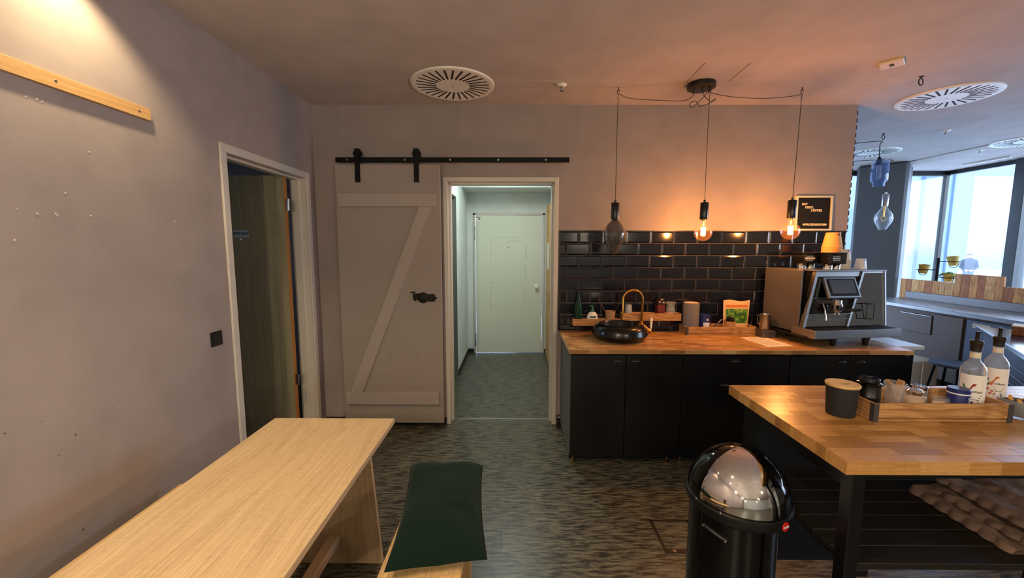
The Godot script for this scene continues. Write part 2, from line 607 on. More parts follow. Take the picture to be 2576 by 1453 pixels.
	mat("hair", Color(0.10, 0.07, 0.05), 0.7)
	mat("filler", Color(0.74, 0.70, 0.65), 0.8)
	mat("scuff", Color(0.30, 0.26, 0.24), 0.9)
	mat("glue_mark", Color(0.745, 0.755, 0.68), 0.55)
	mat("bar_top", Color(0.16, 0.20, 0.26), 0.14)
	mat("bar_edge", Color(0.62, 0.70, 0.80), 0.2, 0.5)
	mat("white_top", Color(0.82, 0.84, 0.86), 0.3)
	mat("bar_front", Color(0.40, 0.35, 0.33), 0.5, 0.2)
	mat("fridge_front", Color(0.35, 0.40, 0.46), 0.4, 0.3)

# ---------------------------------------------------------------- the room
func build_shell():
	# left wall with the opening to the private room
	var m := mb()
	var t := 0.12
	m.box(Vector3(LEFT - t / 2, CEIL / 2, (-2.365 + 7.0) / 2), Vector3(t, CEIL, 7.0 + 2.365))
	m.box(Vector3(LEFT - t / 2, CEIL / 2, (-3.305 + BACK - 0.15) / 2), Vector3(t, CEIL, -3.305 - BACK + 0.15))
	m.box(Vector3(LEFT - t / 2, (2.14 + CEIL) / 2, (-3.305 - 2.365) / 2), Vector3(t, CEIL - 2.14, 0.94))
	var wl := solo(m, "wall_left", "taupe_paint", "taupe painted wall with filled drill holes and a doorway", "wall", Vector3.ZERO, 0, "", "structure")
	var dot := mb()
	dot.lathe([Vector2(0.0055, 0), Vector2(0.0048, 0.002), Vector2(0.002, 0.0032), Vector2(0, 0.0035)], 8)
	var dot_mesh := dot.done()
	for h in [[-1.523, 1.778], [-1.367, 1.706], [-1.425, 1.694], [-1.482, 1.699], [-1.487, 1.692], [-1.605, 1.700], [-1.432, 2.092], [-1.466, 2.095], [-1.481, 2.092], [-2.002, 1.702], [-1.625, 1.95], [-1.35, 1.60]]:
		var d := put(dot_mesh, "filler_dot", "filler", wl)
		d.position = Vector3(LEFT, h[1], h[0])
		d.rotation.z = -PI / 2
		d.scale = Vector3.ONE * rng.randf_range(0.5, 0.85)
	var sc := mb()
	sc.lathe([Vector2(0.006, 0), Vector2(0.004, 0.0006), Vector2(0, 0.0007)], 7)
	var sc_mesh := sc.done()
	for h in [[-1.462, 0.86, 1.0], [-1.40, 0.81, 0.6], [-1.258, 0.964, 0.8], [-1.45, 0.478, 1.1], [-1.437, 0.908, 0.5], [-1.64, 0.926, 0.5], [-1.362, 0.958, 0.5], [-1.70, 0.99, 0.4]]:
		var d := put(sc_mesh, "scuff_mark", "scuff", wl)
		d.position = Vector3(LEFT, h[1], h[0])
		d.rotation.z = -PI / 2
		d.scale = Vector3(0.8, 1, 0.6) * h[2]
	# back wall with the opening to the hall
	m = mb()
	var z0 := BACK - 0.075
	m.box(Vector3((LEFT - t - 0.575) / 2, CEIL / 2, z0), Vector3(-0.575 - LEFT + t, CEIL, 0.15))
	m.box(Vector3((0.345 + WALL_END) / 2, CEIL / 2, z0), Vector3(WALL_END - 0.345, CEIL, 0.15))
	m.box(Vector3(-0.115, (2.127 + CEIL) / 2, z0), Vector3(0.92, CEIL - 2.127, 0.15))
	solo(m, "wall_back", "taupe_paint", "taupe painted back wall behind the barn door and the coffee counter", "wall", Vector3.ZERO, 0, "", "structure")
	# ceiling: one slab over everything, with the cut of an access hatch
	m = mb()
	m.box(Vector3(1.2, CEIL + 0.08, 0.3), Vector3(11.4, 0.16, 14.0))
	var ceil := solo(m, "ceiling", "ceiling_paint", "taupe painted plasterboard ceiling", "ceiling", Vector3.ZERO, 0, "", "structure")
	for s in [[1.205, -2.683, 1.497, -2.689, 0.0012], [1.205, -2.683, 1.218, -2.992, 0.002], [1.222, -2.70, 1.236, -2.985, 0.0012], [1.497, -2.69, 1.511, -2.986, 0.002], [0.05, -2.95, 1.25, -3.02, 0.0016], [1.44, -2.99, 2.6, -3.05, 0.0016]]:
		var a := Vector3(s[0], CEIL, s[1])
		var b := Vector3(s[2], CEIL, s[3])
		var q := mb()
		q.tube([a, b], s[4], 6)
		put(q, "ceiling_joint", "scuff" if s[4] > 0.0019 else "ceiling_paint", ceil)
	# floor: lino tiles in the part that shows their joints, sheets elsewhere
	m = mb()
	m.box(Vector3(1.2, -0.104, 0.3), Vector3(11.4, 0.2, 14.0))
	m.grain = 0
	var fl := solo(m, "floor", "lino_base", "dark screed under the lino floor", "floor", Vector3.ZERO, 0, "", "structure")
	var rest := mb()
	for r in [[-4.5, LEFT - 0.001, -6.7, 7.3], [LEFT, 6.9, -6.7, BACK - 0.001], [LEFT, 6.9, -0.9, 7.3], [WALL_END + 0.001, 6.9, BACK, -0.9]]:
		rest.box(Vector3((r[0] + r[1]) / 2, -0.002, (r[2] + r[3]) / 2), Vector3(r[1] - r[0], 0.004, r[3] - r[2]))
	put(rest, "lino_sheet", "lino", fl)
	var zs := []
	var z := -1.919
	while z < -0.9: z += 0.3085
	while z > BACK - 0.31:
		zs.append(z)
		z -= 0.3085
	for i in zs.size() - 1:
		var zt: float = minf(zs[i], -0.9)
		var zb: float = maxf(zs[i + 1], BACK)
		if zt - zb < 0.01: continue
		var x: float = -0.07 if absi(int(round((zs[i] + 1.919) / 0.3085))) % 2 == 0 else 0.235
		while x > LEFT: x -= 0.61
		while x < WALL_END:
			var xa := maxf(x, LEFT)
			var xb := minf(x + 0.61, WALL_END)
			if xb - xa > 0.005:
				var q := mb()
				q.box(Vector3((xa + xb) / 2, -0.002, (zt + zb) / 2), Vector3(xb - xa - 0.0012, 0.004, zt - zb - 0.0012))
				put(q, "floor_tile", "lino", fl)
			x += 0.61
	# the rest of the shell
	m = mb()
	m.box(Vector3(1.2, CEIL / 2, 7.1), Vector3(11.4, CEIL, 0.2))
	solo(m, "wall_rear", "white_paint", "pale wall at the far end of the café behind the viewer", "wall", Vector3.ZERO, 0, "", "structure")
	m = mb()
	m.box(Vector3(6.75, CEIL / 2, 3.03), Vector3(0.16, CEIL, 7.94))
	solo(m, "wall_right", "white_paint", "pale side wall beyond the windows", "wall", Vector3.ZERO, 0, "", "structure")
	m = mb()
	m.box(Vector3(2.66, CEIL / 2, (BACK - 0.15 - 6.43) / 2), Vector3(0.1, CEIL, 6.43 + BACK - 0.15))
	solo(m, "wall_bar", "taupe_paint", "side wall of the bar recess behind the coffee counter", "wall", Vector3.ZERO, 0, "", "structure")
	# private room
	m = mb()
	m.box(Vector3(-3.0, CEIL / 2, -4.65), Vector3(2.4, CEIL, 0.1))
	m.box(Vector3(-3.0, CEIL / 2, -1.85), Vector3(2.39, CEIL, 0.1))
	m.box(Vector3(-4.25, 0.80, -3.25), Vector3(0.1, 1.6, 2.9))
	m.box(Vector3(-4.25, 2.45, -3.25), Vector3(0.1, 0.6, 2.9))
	m.box(Vector3(-4.25, 1.88, -2.265), Vector3(0.1, 0.56, 0.93))
	m.box(Vector3(-4.25, 1.88, -3.98), Vector3(0.1, 0.56, 1.44))
	m.box(Vector3(LEFT - t / 2, CEIL / 2, -4.1), Vector3(t, CEIL, 1.0))
	solo(m, "wall_private_room", "taupe_paint", "taupe walls of the unlit private room beyond the doorway", "wall", Vector3.ZERO, 0, "", "structure")
	# hall
	m = mb()
	var hx := -0.69
	var hz0 := BACK - 0.15
	m.box(Vector3(hx - 0.05, CEIL / 2, (-4.806 - 5.96) / 2), Vector3(0.10, CEIL, 5.96 - 4.806))
	m.box(Vector3(hx - 0.05, CEIL / 2, (hz0 - 3.95) / 2), Vector3(0.10, CEIL, 3.95 + hz0))
	m.box(Vector3(hx - 0.05, (2.16 + CEIL) / 2, (-3.95 - 4.806) / 2), Vector3(0.10, CEIL - 2.16, 0.856))
	solo(m, "wall_hall_left", "white_paint", "white hall wall with a side doorway", "wall", Vector3.ZERO, 0, "", "structure")
	m = mb()
	m.box(Vector3(0.56, CEIL / 2, (hz0 - 5.96) / 2), Vector3(0.10, CEIL, 5.96 + hz0))
	solo(m, "wall_hall_right", "white_paint", "white hall wall behind the open wooden door", "wall", Vector3.ZERO, 0, "", "structure")
	m = mb()
	m.box(Vector3(-0.65, CEIL / 2, -5.92), Vector3(0.10, CEIL, 0.10))
	m.box(Vector3(0.48, CEIL / 2, -5.92), Vector3(0.08, CEIL, 0.10))
	m.box(Vector3(-0.08, (2.064 + CEIL) / 2, -5.92), Vector3(1.04, CEIL - 2.064, 0.10))
	solo(m, "wall_hall_end", "white_paint", "white end wall of the hall round the steel door", "wall", Vector3.ZERO, 0, "", "structure")
	m = mb()
	m.box(Vector3(-0.09, (2.345 + CEIL) / 2, (-5.32 - 5.87) / 2), Vector3(1.2, CEIL - 2.345, 0.55))
	solo(m, "trim_bulkhead", "white_paint", "white boxed-in bulkhead above the steel door", "bulkhead", Vector3.ZERO, 0, "", "structure")
	# skirtings
	m = mb()
	m.box(Vector3((LEFT - 0.6) / 2, 0.03, BACK + 0.005), Vector3(-0.6 - LEFT, 0.06, 0.01))
	solo(m, "baseboard_back", "charcoal", "dark vinyl skirting behind the barn door", "skirting", Vector3.ZERO, 0, "", "structure")
	m = mb()
	m.box(Vector3(LEFT + 0.005, 0.03, (-2.33 + 7.0) / 2), Vector3(0.01, 0.06, 9.33))
	solo(m, "baseboard_left", "charcoal", "dark vinyl skirting along the left wall", "skirting", Vector3.ZERO, 0, "", "structure")
	m = mb()
	m.box(Vector3(hx + 0.005, 0.03, (-4.806 - 5.86) / 2), Vector3(0.01, 0.06, 1.05))
	m.box(Vector3(-0.64, 0.03, -5.865), Vector3(0.09, 0.06, 0.01))
	m.box(Vector3(0.475, 0.03, -5.865), Vector3(0.06, 0.06, 0.01))
	solo(m, "baseboard_hall", "charcoal", "dark vinyl skirting in the hall", "skirting", Vector3.ZERO, 0, "", "structure")
	# column by the far windows
	m = mb(Vector3(5.34, 0, -5.96), deg_to_rad(-48))
	m.box(Vector3(0, CEIL / 2, 0), Vector3(0.545, CEIL, 0.545), 0.03)
	solo(m, "column", "column_paint", "dark painted square column standing by the far windows", "column", Vector3.ZERO, 0, "", "structure")
	# windows: the far one and those along the right side
	var w1 := thing("window_1", "tall window across the far end of the bar", "window", Vector3.ZERO, 0, "", "structure")
	var fz := -6.38
	m = mb()
	m.box(Vector3(4.7, CEIL - 0.035, fz), Vector3(4.0, 0.07, 0.07))
	m.box(Vector3(4.7, 0.04, fz), Vector3(4.0, 0.08, 0.07))
	for x in [2.74, 4.7]: m.box(Vector3(x, CEIL / 2, fz), Vector3(0.06, CEIL, 0.07))
	m.box(Vector3(6.67, CEIL / 2, fz), Vector3(0.055, CEIL, 0.055))
	put(m, "window_frame", "mullion_black", w1)
	for s in [[2.77, 4.67], [4.73, 6.64]]:
		m = mb()
		m.box(Vector3((s[0] + s[1]) / 2, CEIL / 2, fz), Vector3(s[1] - s[0], CEIL - 0.15, 0.008))
		put(m, "window_pane", "window_glass", w1)
	var w2 := thing("window_2", "row of tall shop windows along the right side", "window", Vector3.ZERO, 0, "", "structure")
	m = mb()
	m.box(Vector3(6.69, CEIL - 0.03, -3.65), Vector3(0.08, 0.06, 5.4))
	m.box(Vector3(6.69, 0.04, -3.65), Vector3(0.08, 0.08, 5.4))
	put(m, "window_frame", "mullion_black", w2)
	var posts := [-5.42, -3.2, -1.0]
	for z2 in posts:
		m = mb()
		m.box(Vector3(6.70, CEIL / 2, z2), Vector3(0.16, CEIL, 0.13), 0.004)
		put(m, "window_post", "mullion", w2)
	var lo := -6.35
	for z2 in posts:
		m = mb()
		m.box(Vector3(6.69, CEIL / 2, (lo + z2 - 0.065) / 2), Vector3(0.008, CEIL - 0.14, z2 - 0.065 - lo))
		put(m, "window_pane", "window_glass", w2)
		lo = z2 + 0.065
	m = mb()
	m.box(Vector3(6.32, CEIL - 0.012, -5.57), Vector3(0.03, 0.024, 0.56), 0.004)
	m.xf = Transform3D()
	solo(m, "ceiling_rail", "vent_white", "short white rail on the ceiling in front of the right windows", "rail", Vector3.ZERO, 0, "")
	# a lower ceiling strip edge that runs along the bar side
	m = mb()
	m.box(Vector3(5.39, CEIL - 0.006, -2.0), Vector3(0.02, 0.012, 8.0))
	solo(m, "trim_ceiling_edge", "ceiling_paint", "thin edge bead across the ceiling in front of the windows", "trim", Vector3.ZERO, 0, "", "structure")

# ---------------------------------------------------------------- doors, barn door, wall fittings
func door_frame(called: String, label: String, at: Vector3, turn: float, w: float, h: float, face: float, depth: float):
	# a steel frame round an opening of clear width w, centred on x, its front at z = 0, running back along -z
	var o := thing(called, label, "door frame", at, turn, "", "structure")
	for s in [-1.0, 1.0]:
		var m := mb()
		m.box(Vector3(s * (w / 2 + face / 2), (h + face) / 2, 0.006), Vector3(face, h + face, 0.014), 0.003)
		m.box(Vector3(s * (w / 2 + 0.004), h / 2, -depth / 2), Vector3(0.008, h, depth))
		m.box(Vector3(s * (w / 2 - 0.006), h / 2, -depth * 0.62), Vector3(0.018, h, depth * 0.5), 0.003)
		put(m, "jamb", "frame_paint", o)
	var m2 := mb()
	m2.box(Vector3(0, h + face / 2, 0.006), Vector3(w, face, 0.014), 0.003)
	m2.box(Vector3(0, h + 0.004, -depth / 2), Vector3(w, 0.008, depth))
	m2.box(Vector3(0, h - 0.006, -depth * 0.62), Vector3(w, 0.018, depth * 0.5), 0.003)
	put(m2, "head", "frame_paint", o)
	return o

func build_doors():
	var m: MB
	door_frame("trim_hall_doorway", "cream steel frame of the open doorway to the hall", Vector3(-0.116, 0, BACK), 0, 0.90, 2.122, 0.037, 0.155)
	door_frame("trim_private_doorway", "cream steel frame of the doorway to the private room", Vector3(LEFT, 0, -2.838), PI / 2, 0.90, 2.122, 0.05, 0.125)
	m = mb()
	m.box(Vector3(-0.116, 0.002, BACK - 0.10), Vector3(0.90, 0.006, 0.035), 0.002)
	solo(m, "trim_threshold", "steel", "metal threshold strip in the doorway to the hall", "threshold", Vector3.ZERO, 0, "", "structure")
	# the steel door at the end of the hall
	var d := thing("door_1", "pale green-grey steel door at the end of the hall, with old glue marks", "door", Vector3(-0.081, 0, -5.871), 0, "", "structure")
	m = mb()
	for s in [-1.0, 1.0]: m.box(Vector3(s * 0.503, 1.03, 0.004), Vector3(0.034, 2.06, 0.03), 0.004)
	m.box(Vector3(0, 2.046, 0.004), Vector3(1.04, 0.034, 0.03), 0.004)
	put(m, "door_frame", "frame_paint", d)
	m = mb()
	m.box(Vector3(0, 1.017, -0.012), Vector3(0.968, 2.022, 0.04), 0.003)
	var leaf := put(m, "leaf", "door_steel", d)
	m = mb()
	m.lathe([Vector2(0.026, 0), Vector2(0.026, 0.006), Vector2(0.012, 0.01), Vector2(0.012, 0.03), Vector2(0.026, 0.036), Vector2(0.03, 0.05), Vector2(0.022, 0.062), Vector2(0, 0.066)], 16)
	var k := put(m, "knob", "white_plastic", leaf)
	k.position = Vector3(0.402, 1.0, 0.008)
	k.rotation.x = PI / 2
	m = mb()
	m.box(Vector3(0.398, 0.915, 0.011), Vector3(0.042, 0.07, 0.007), 0.002)
	put(m, "lock_plate", "white_plastic", leaf)
	m = mb()
	m.lathe([Vector2(0, 0), Vector2(0.008, 0), Vector2(0.008, 0.004), Vector2(0, 0.004)], 10)
	m.box(Vector3(0, 0.002, 0.009), Vector3(0.006, 0.004, 0.018))
	var kh := put(m, "keyhole", "black_plastic", leaf)
	kh.position = Vector3(0.398, 0.918, 0.0125)
	kh.rotation.x = PI / 2
	for y in [1.82, 1.72, 0.25, 0.15]:
		m = mb()
		m.tube([Vector3(-0.492, y - 0.04, 0.022), Vector3(-0.492, y + 0.04, 0.022)], 0.009, 8)
		put(m, "hinge", "steel", d)
	m = mb()
	m.box(Vector3(-0.445, 1.975, 0.0085), Vector3(0.07, 0.055, 0.0012))
	put(m, "sticker", "label_white", leaf)
	m = mb()
	m.box(Vector3(-0.445, 1.998, 0.0095), Vector3(0.07, 0.008, 0.001))
	m.box(Vector3(-0.43, 1.972, 0.0095), Vector3(0.03, 0.016, 0.001))
	put(m, "sticker_print", "print_grey", leaf)
	m = mb()
	m.prism([Vector2(-0.012, 0), Vector2(0.012, 0), Vector2(0, 0.022)], 0.008, 0.0092)
	m.xf = Transform3D()
	var tr := put(m, "warning_triangle", "label_orange", leaf)
	tr.position = Vector3(-0.01, 1.562, 0)
	# glue outline of a poster that once hung here: broken strokes
	var strokes := [[-0.20, 1.71, 0.16, 1.715, 0.006], [-0.02, 1.655, 0.17, 1.665, 0.010], [-0.26, 1.71, -0.265, 1.28, 0.007], [-0.265, 1.12, -0.27, 0.85, 0.009], [-0.28, 0.84, -0.265, 0.66, 0.013], [0.245, 1.60, 0.25, 1.38, 0.018], [0.235, 1.30, 0.25, 1.10, 0.016], [0.23, 0.98, 0.235, 0.80, 0.008], [0.20, 0.79, 0.26, 0.79, 0.007], [-0.25, 1.05, -0.215, 1.05, 0.007]]
	for s in strokes:
		m = mb()
		var a := Vector3(s[0], s[1], 0.0082)
		var b := Vector3(s[2], s[3], 0.0082)
		var pts := []
		for i in 8:
			pts.append(a.lerp(b, i / 7.0) + Vector3(rng.randf_range(-0.006, 0.006), rng.randf_range(-0.006, 0.006), 0))
		var wd := []
		for i in 8: wd.append(s[4] * rng.randf_range(0.35, 1.0))
		for i in 7:
			var dir: Vector3 = (pts[i + 1] - pts[i]).normalized()
			var n := Vector3(-dir.y, dir.x, 0)
			m.face([pts[i] - n * wd[i], pts[i + 1] - n * wd[i + 1], pts[i + 1] + n * wd[i + 1], pts[i] + n * wd[i]])
		put(m, "glue_mark", "glue_mark", leaf)
	# the wooden door of the private room, open at a right angle
	d = thing("door_2", "veneered wooden door of the private room, standing open", "door", Vector3(-1.775, 0, -3.15), 0, "", "structure")
	m = mb()
	m.grain = 1
	m.box(Vector3(-0.44, 1.063, 0), Vector3(0.876, 2.115, 0.036))
	leaf = put(m, "leaf", "door_veneer", d)
	m = mb()
	m.grain = 1
	m.box(Vector3(0.0, 1.063, 0), Vector3(0.006, 2.115, 0.040), 0.001)
	put(m, "edge_band", "door_edge", leaf)
	for y in [1.9, 0.51]:
		m = mb()
		m.tube([Vector3(0.03, y - 0.045, 0.018), Vector3(0.03, y + 0.045, 0.018)], 0.009, 8)
		m.box(Vector3(0.014, y, 0.006), Vector3(0.028, 0.085, 0.004))
		put(m, "hinge", "steel", d)
	m = mb()
	m.box(Vector3(-0.352, 1.676, 0.0185), Vector3(0.118, 0.05, 0.001))
	var sg := put(m, "sign", "sticker_blue", leaf)
	at_mesh(text_mesh("PRIVAT", 0.026, 0.0008, true), Vector3(-0.352, 1.676, 0.0194), "lettering", "sticker_text", sg)
	m = mb()
	m.lathe([Vector2(0.009, 0), Vector2(0.009, 0.003), Vector2(0, 0.004)], 10)
	k = put(m, "peephole", "white_plastic", leaf)
	k.position = Vector3(-0.355, 1.634, 0.018)
	k.rotation.x = PI / 2
	# the wooden door folded back in the hall
	d = thing("door_3", "pale wooden door folded back against the right hall wall", "door", Vector3(0.475, 0, -5.17), 0, "", "structure")
	m = mb()
	m.grain = 1
	m.box(Vector3(0.005, 1.075, -0.33), Vector3(0.04, 2.14, 0.66), 0.002)
	leaf = put(m, "leaf", "pine_pale", d)
	m = mb()
	m.tube(smooth_path([Vector3(-0.01, 0.96, -0.06), Vector3(-0.05, 0.96, -0.06), Vector3(-0.06, 0.96, -0.08), Vector3(-0.06, 0.96, -0.18)], 4), 0.009, 8)
	put(m, "door_handle", "steel", leaf)
	m = mb()
	m.box(Vector3(-0.018, 0.87, -0.06), Vector3(0.006, 0.06, 0.03), 0.002)
	put(m, "lock_plate", "brass", leaf)
	m = mb()
	m.box(Vector3(-0.017, 1.45, -0.34), Vector3(0.003, 0.36, 0.30), 0.0)
	put(m, "notice", "paper", leaf)
	# the door to the side room off the hall
	d = thing("door_4", "grey side door off the hall, closed", "door", Vector3(-0.80, 0, -4.378), 0, "", "structure")
	m = mb()
	m.box(Vector3(0, 1.08, 0), Vector3(0.03, 2.16, 0.86))
	put(m, "leaf", "jamb_grey", d)
	m = mb()
	m.box(Vector3(0.06, 1.08, -0.424), Vector3(0.098, 2.158, 0.012))
	put(m, "jamb", "jamb_grey", d)
	# barn door
	var bd := thing("barn_door", "taupe painted sliding barn door with Z bracing", "door", Vector3(-1.05, 0, BACK + 0.055))
	m = mb()
	m.grain = 1
	m.box(Vector3(-0.0005, 1.143, 0), Vector3(0.868, 2.212, 0.032), 0.003)
	var panel := put(m, "panel", "painted_board", bd)
	m = mb()
	m.box(Vector3(-0.003, 1.962, 0.029), Vector3(0.815, 0.108, 0.026), 0.002)
	put(m, "top_rail", "painted_brace", bd)
	m = mb()
	m.box(Vector3(-0.003, 0.268, 0.029), Vector3(0.80, 0.106, 0.026), 0.002)
	put(m, "bottom_rail", "painted_brace", bd)
	m = mb()
	m.prism([Vector2(-0.368, 0.322), Vector2(-0.265, 0.322), Vector2(0.366, 1.907), Vector2(0.262, 1.907)], 0.0162, 0.041)
	put(m, "diagonal_brace", "painted_brace", bd)
	for x in [-0.242, 0.243]:
		m = mb()
		m.box(Vector3(x, 2.24, 0.024), Vector3(0.042, 0.27, 0.007), 0.002)
		m.box(Vector3(x, 2.37, 0.009), Vector3(0.042, 0.008, 0.03), 0.002)
		var h := put(m, "hanger", "black_iron", bd)
		m = mb()
		m.lathe([Vector2(0, -0.009), Vector2(0.034, -0.009), Vector2(0.034, -0.005), Vector2(0.026, -0.003), Vector2(0.026, 0.003), Vector2(0.034, 0.005), Vector2(0.034, 0.009), Vector2(0, 0.009)], 24)
		var w := put(m, "wheel", "black_iron", h)
		w.position = Vector3(x, 2.336, 0.008)
		w.rotation.x = PI / 2
		for y in [2.15, 2.19]:
			m = mb()
			m.lathe([Vector2(0.008, 0), Vector2(0.008, 0.004), Vector2(0.004, 0.006), Vector2(0, 0.006)], 8)
			w = put(m, "bolt", "black_iron", h)
			w.position = Vector3(x, y, 0.027)
			w.rotation.x = PI / 2
	# the old rim lock
	m = mb()
	m.box(Vector3(0.335, 1.147, 0.022), Vector3(0.085, 0.063, 0.012), 0.002)
	m.box(Vector3(0.225, 1.152, 0.021), Vector3(0.07, 0.045, 0.010), 0.002)
	m.box(Vector3(0.383, 1.146, 0.02), Vector3(0.018, 0.018, 0.008), 0.002)
	var lk := put(m, "rim_lock", "rust_iron", panel)
	m = mb()
	m.lathe([Vector2(0.046, 0), Vector2(0.046, 0.006), Vector2(0.040, 0.010), Vector2(0.012, 0.012), Vector2(0, 0.012)], 28)
	w_turn(put(m, "rosette", "rust_iron", lk), Vector3(0.276, 1.148, 0.022))
	m = mb()
	m.tube(smooth_path([Vector3(0.262, 1.182, 0.03), Vector3(0.225, 1.181, 0.032), Vector3(0.196, 1.178, 0.032), Vector3(0.192, 1.192, 0.032)], 4), 0.0048, 8)
	m.tube([Vector3(0.17, 1.196, 0.032), Vector3(0.212, 1.196, 0.032)], 0.0052, 8)
	put(m, "latch_handle", "rust_iron", lk)
	m = mb()
	m.lathe([Vector2(0.01, 0), Vector2(0.008, 0.006), Vector2(0, 0.006)], 10)
	w_turn(put(m, "lock_boss", "rust_iron", lk), Vector3(0.208, 1.128, 0.02))
	for p in [[0.374, 1.174], [0.374, 1.121], [0.276, 1.188], [0.276, 1.108]]:
		m = mb()
		m.lathe([Vector2(0.003, 0), Vector2(0.0025, 0.002), Vector2(0, 0.0025)], 6)
		w_turn(put(m, "screw", "steel", lk), Vector3(p[0], p[1], 0.029))
	# drip stains and filler patches on the board
	for s in [[0.19, 0.70, 0.235, 0.50, 0.008], [0.31, 0.64, 0.312, 0.57, 0.006], [-0.02, 0.66, -0.012, 0.56, 0.009]]:
		m = mb()
		m.face([Vector3(s[0] - s[4], s[1], 0.0163), Vector3(s[2] - s[4] * 0.4, s[3], 0.0163), Vector3(s[2] + s[4] * 0.6, s[3] - 0.01, 0.0163), Vector3(s[0] + s[4] * 0.5, s[1] + 0.01, 0.0163)])
		put(m, "drip_stain", stain(), panel)
	# its track
	var tr2 := thing("barn_door_track", "black iron track with screw heads above the barn door", "track", Vector3(0, 2.289, BACK + 0.062))
	m = mb()
	m.box(Vector3(-0.514, 0, 0), Vector3(1.926, 0.04, 0.007), 0.001)
	put(m, "bar", "black_iron", tr2)
	for x in [-1.38, -0.905, -0.53, -0.135, 0.255]:
		m = mb()
		m.lathe([Vector2(0, -0.062), Vector2(0.011, -0.062), Vector2(0.011, -0.004), Vector2(0, -0.004)], 10)
		w_turn(put(m, "spacer", "black_iron", tr2), Vector3(x, 0, 0))
		m = mb()
		m.lathe([Vector2(0.009, 0), Vector2(0.008, 0.003), Vector2(0, 0.004)], 10)
		w_turn(put(m, "screw_head", "steel", tr2), Vector3(x, 0, 0.0035))
	# wooden batten and light switch on the left wall
	var bt := thing("wall_batten", "pale wooden batten screwed high on the left wall", "batten", Vector3(LEFT, 2.177, -1.2))
	m = mb()
	m.grain = 2
	m.box(Vector3(0.009, 0, 0), Vector3(0.018, 0.051, 1.40), 0.001)
	put(m, "board", "batten", bt)
	for z in [-0.317, -0.644]:
		m = mb()
		m.lathe([Vector2(0.0055, 0), Vector2(0.004, 0.001), Vector2(0, 0.0005)], 8)
		var s := put(m, "screw", "steel", bt)
		s.position = Vector3(0.018, 0, z)
		s.rotation.z = -PI / 2
	var sw := thing("light_switch", "black square light switch on the left wall beside the doorway", "switch", Vector3(LEFT, 1.062, -2.21))
	m = mb()
	m.box(Vector3(0.004, 0, 0), Vector3(0.009, 0.082, 0.082), 0.002)
	put(m, "plate", "black_plastic", sw)
	m = mb()
	m.box(Vector3(0.01, 0, 0), Vector3(0.006, 0.062, 0.062), 0.002)
	put(m, "rocker", "black_plastic", sw)

func w_turn(o: Node3D, p: Vector3):
	# lathed things that stick out of a wall towards +z
	o.position = p
	o.rotation.x = PI / 2

func stain() -> StandardMaterial3D:
	if not M.has("stain"): mat("stain", Color(0.56, 0.515, 0.465), 0.7)
	return M.stain

# ---------------------------------------------------------------- ceiling fittings and lamps behind the viewer
func make_vent(label: String) -> Node3D:
	var o := thing("ceiling_vent", label, "vent", Vector3.ZERO, 0, "round swirl vents in the ceiling")
	var m := mb()
	m.lathe([Vector2(0, -0.010), Vector2(0.272, -0.010), Vector2(0.285, -0.012), Vector2(0.298, -0.008), Vector2(0.30, 0)], 64)
	put(m, "plate", "vent_white", o)
	m = mb()
	m.box(Vector3(0.19, 0, 0.018), Vector3(0.142, 0.003, 0.0125))
	var slot := m.done()
	for k in 28:
		var s := put(slot, "slot", "vent_black", o)
		s.position = Vector3(0, -0.0098, 0)
		s.rotation.y = TAU * k / 28.0
	m = mb()
	m.lathe([Vector2(0, -0.0125), Vector2(0.006, -0.0125), Vector2(0.007, -0.010)], 10)
	put(m, "centre_screw", "steel", o)
	return o

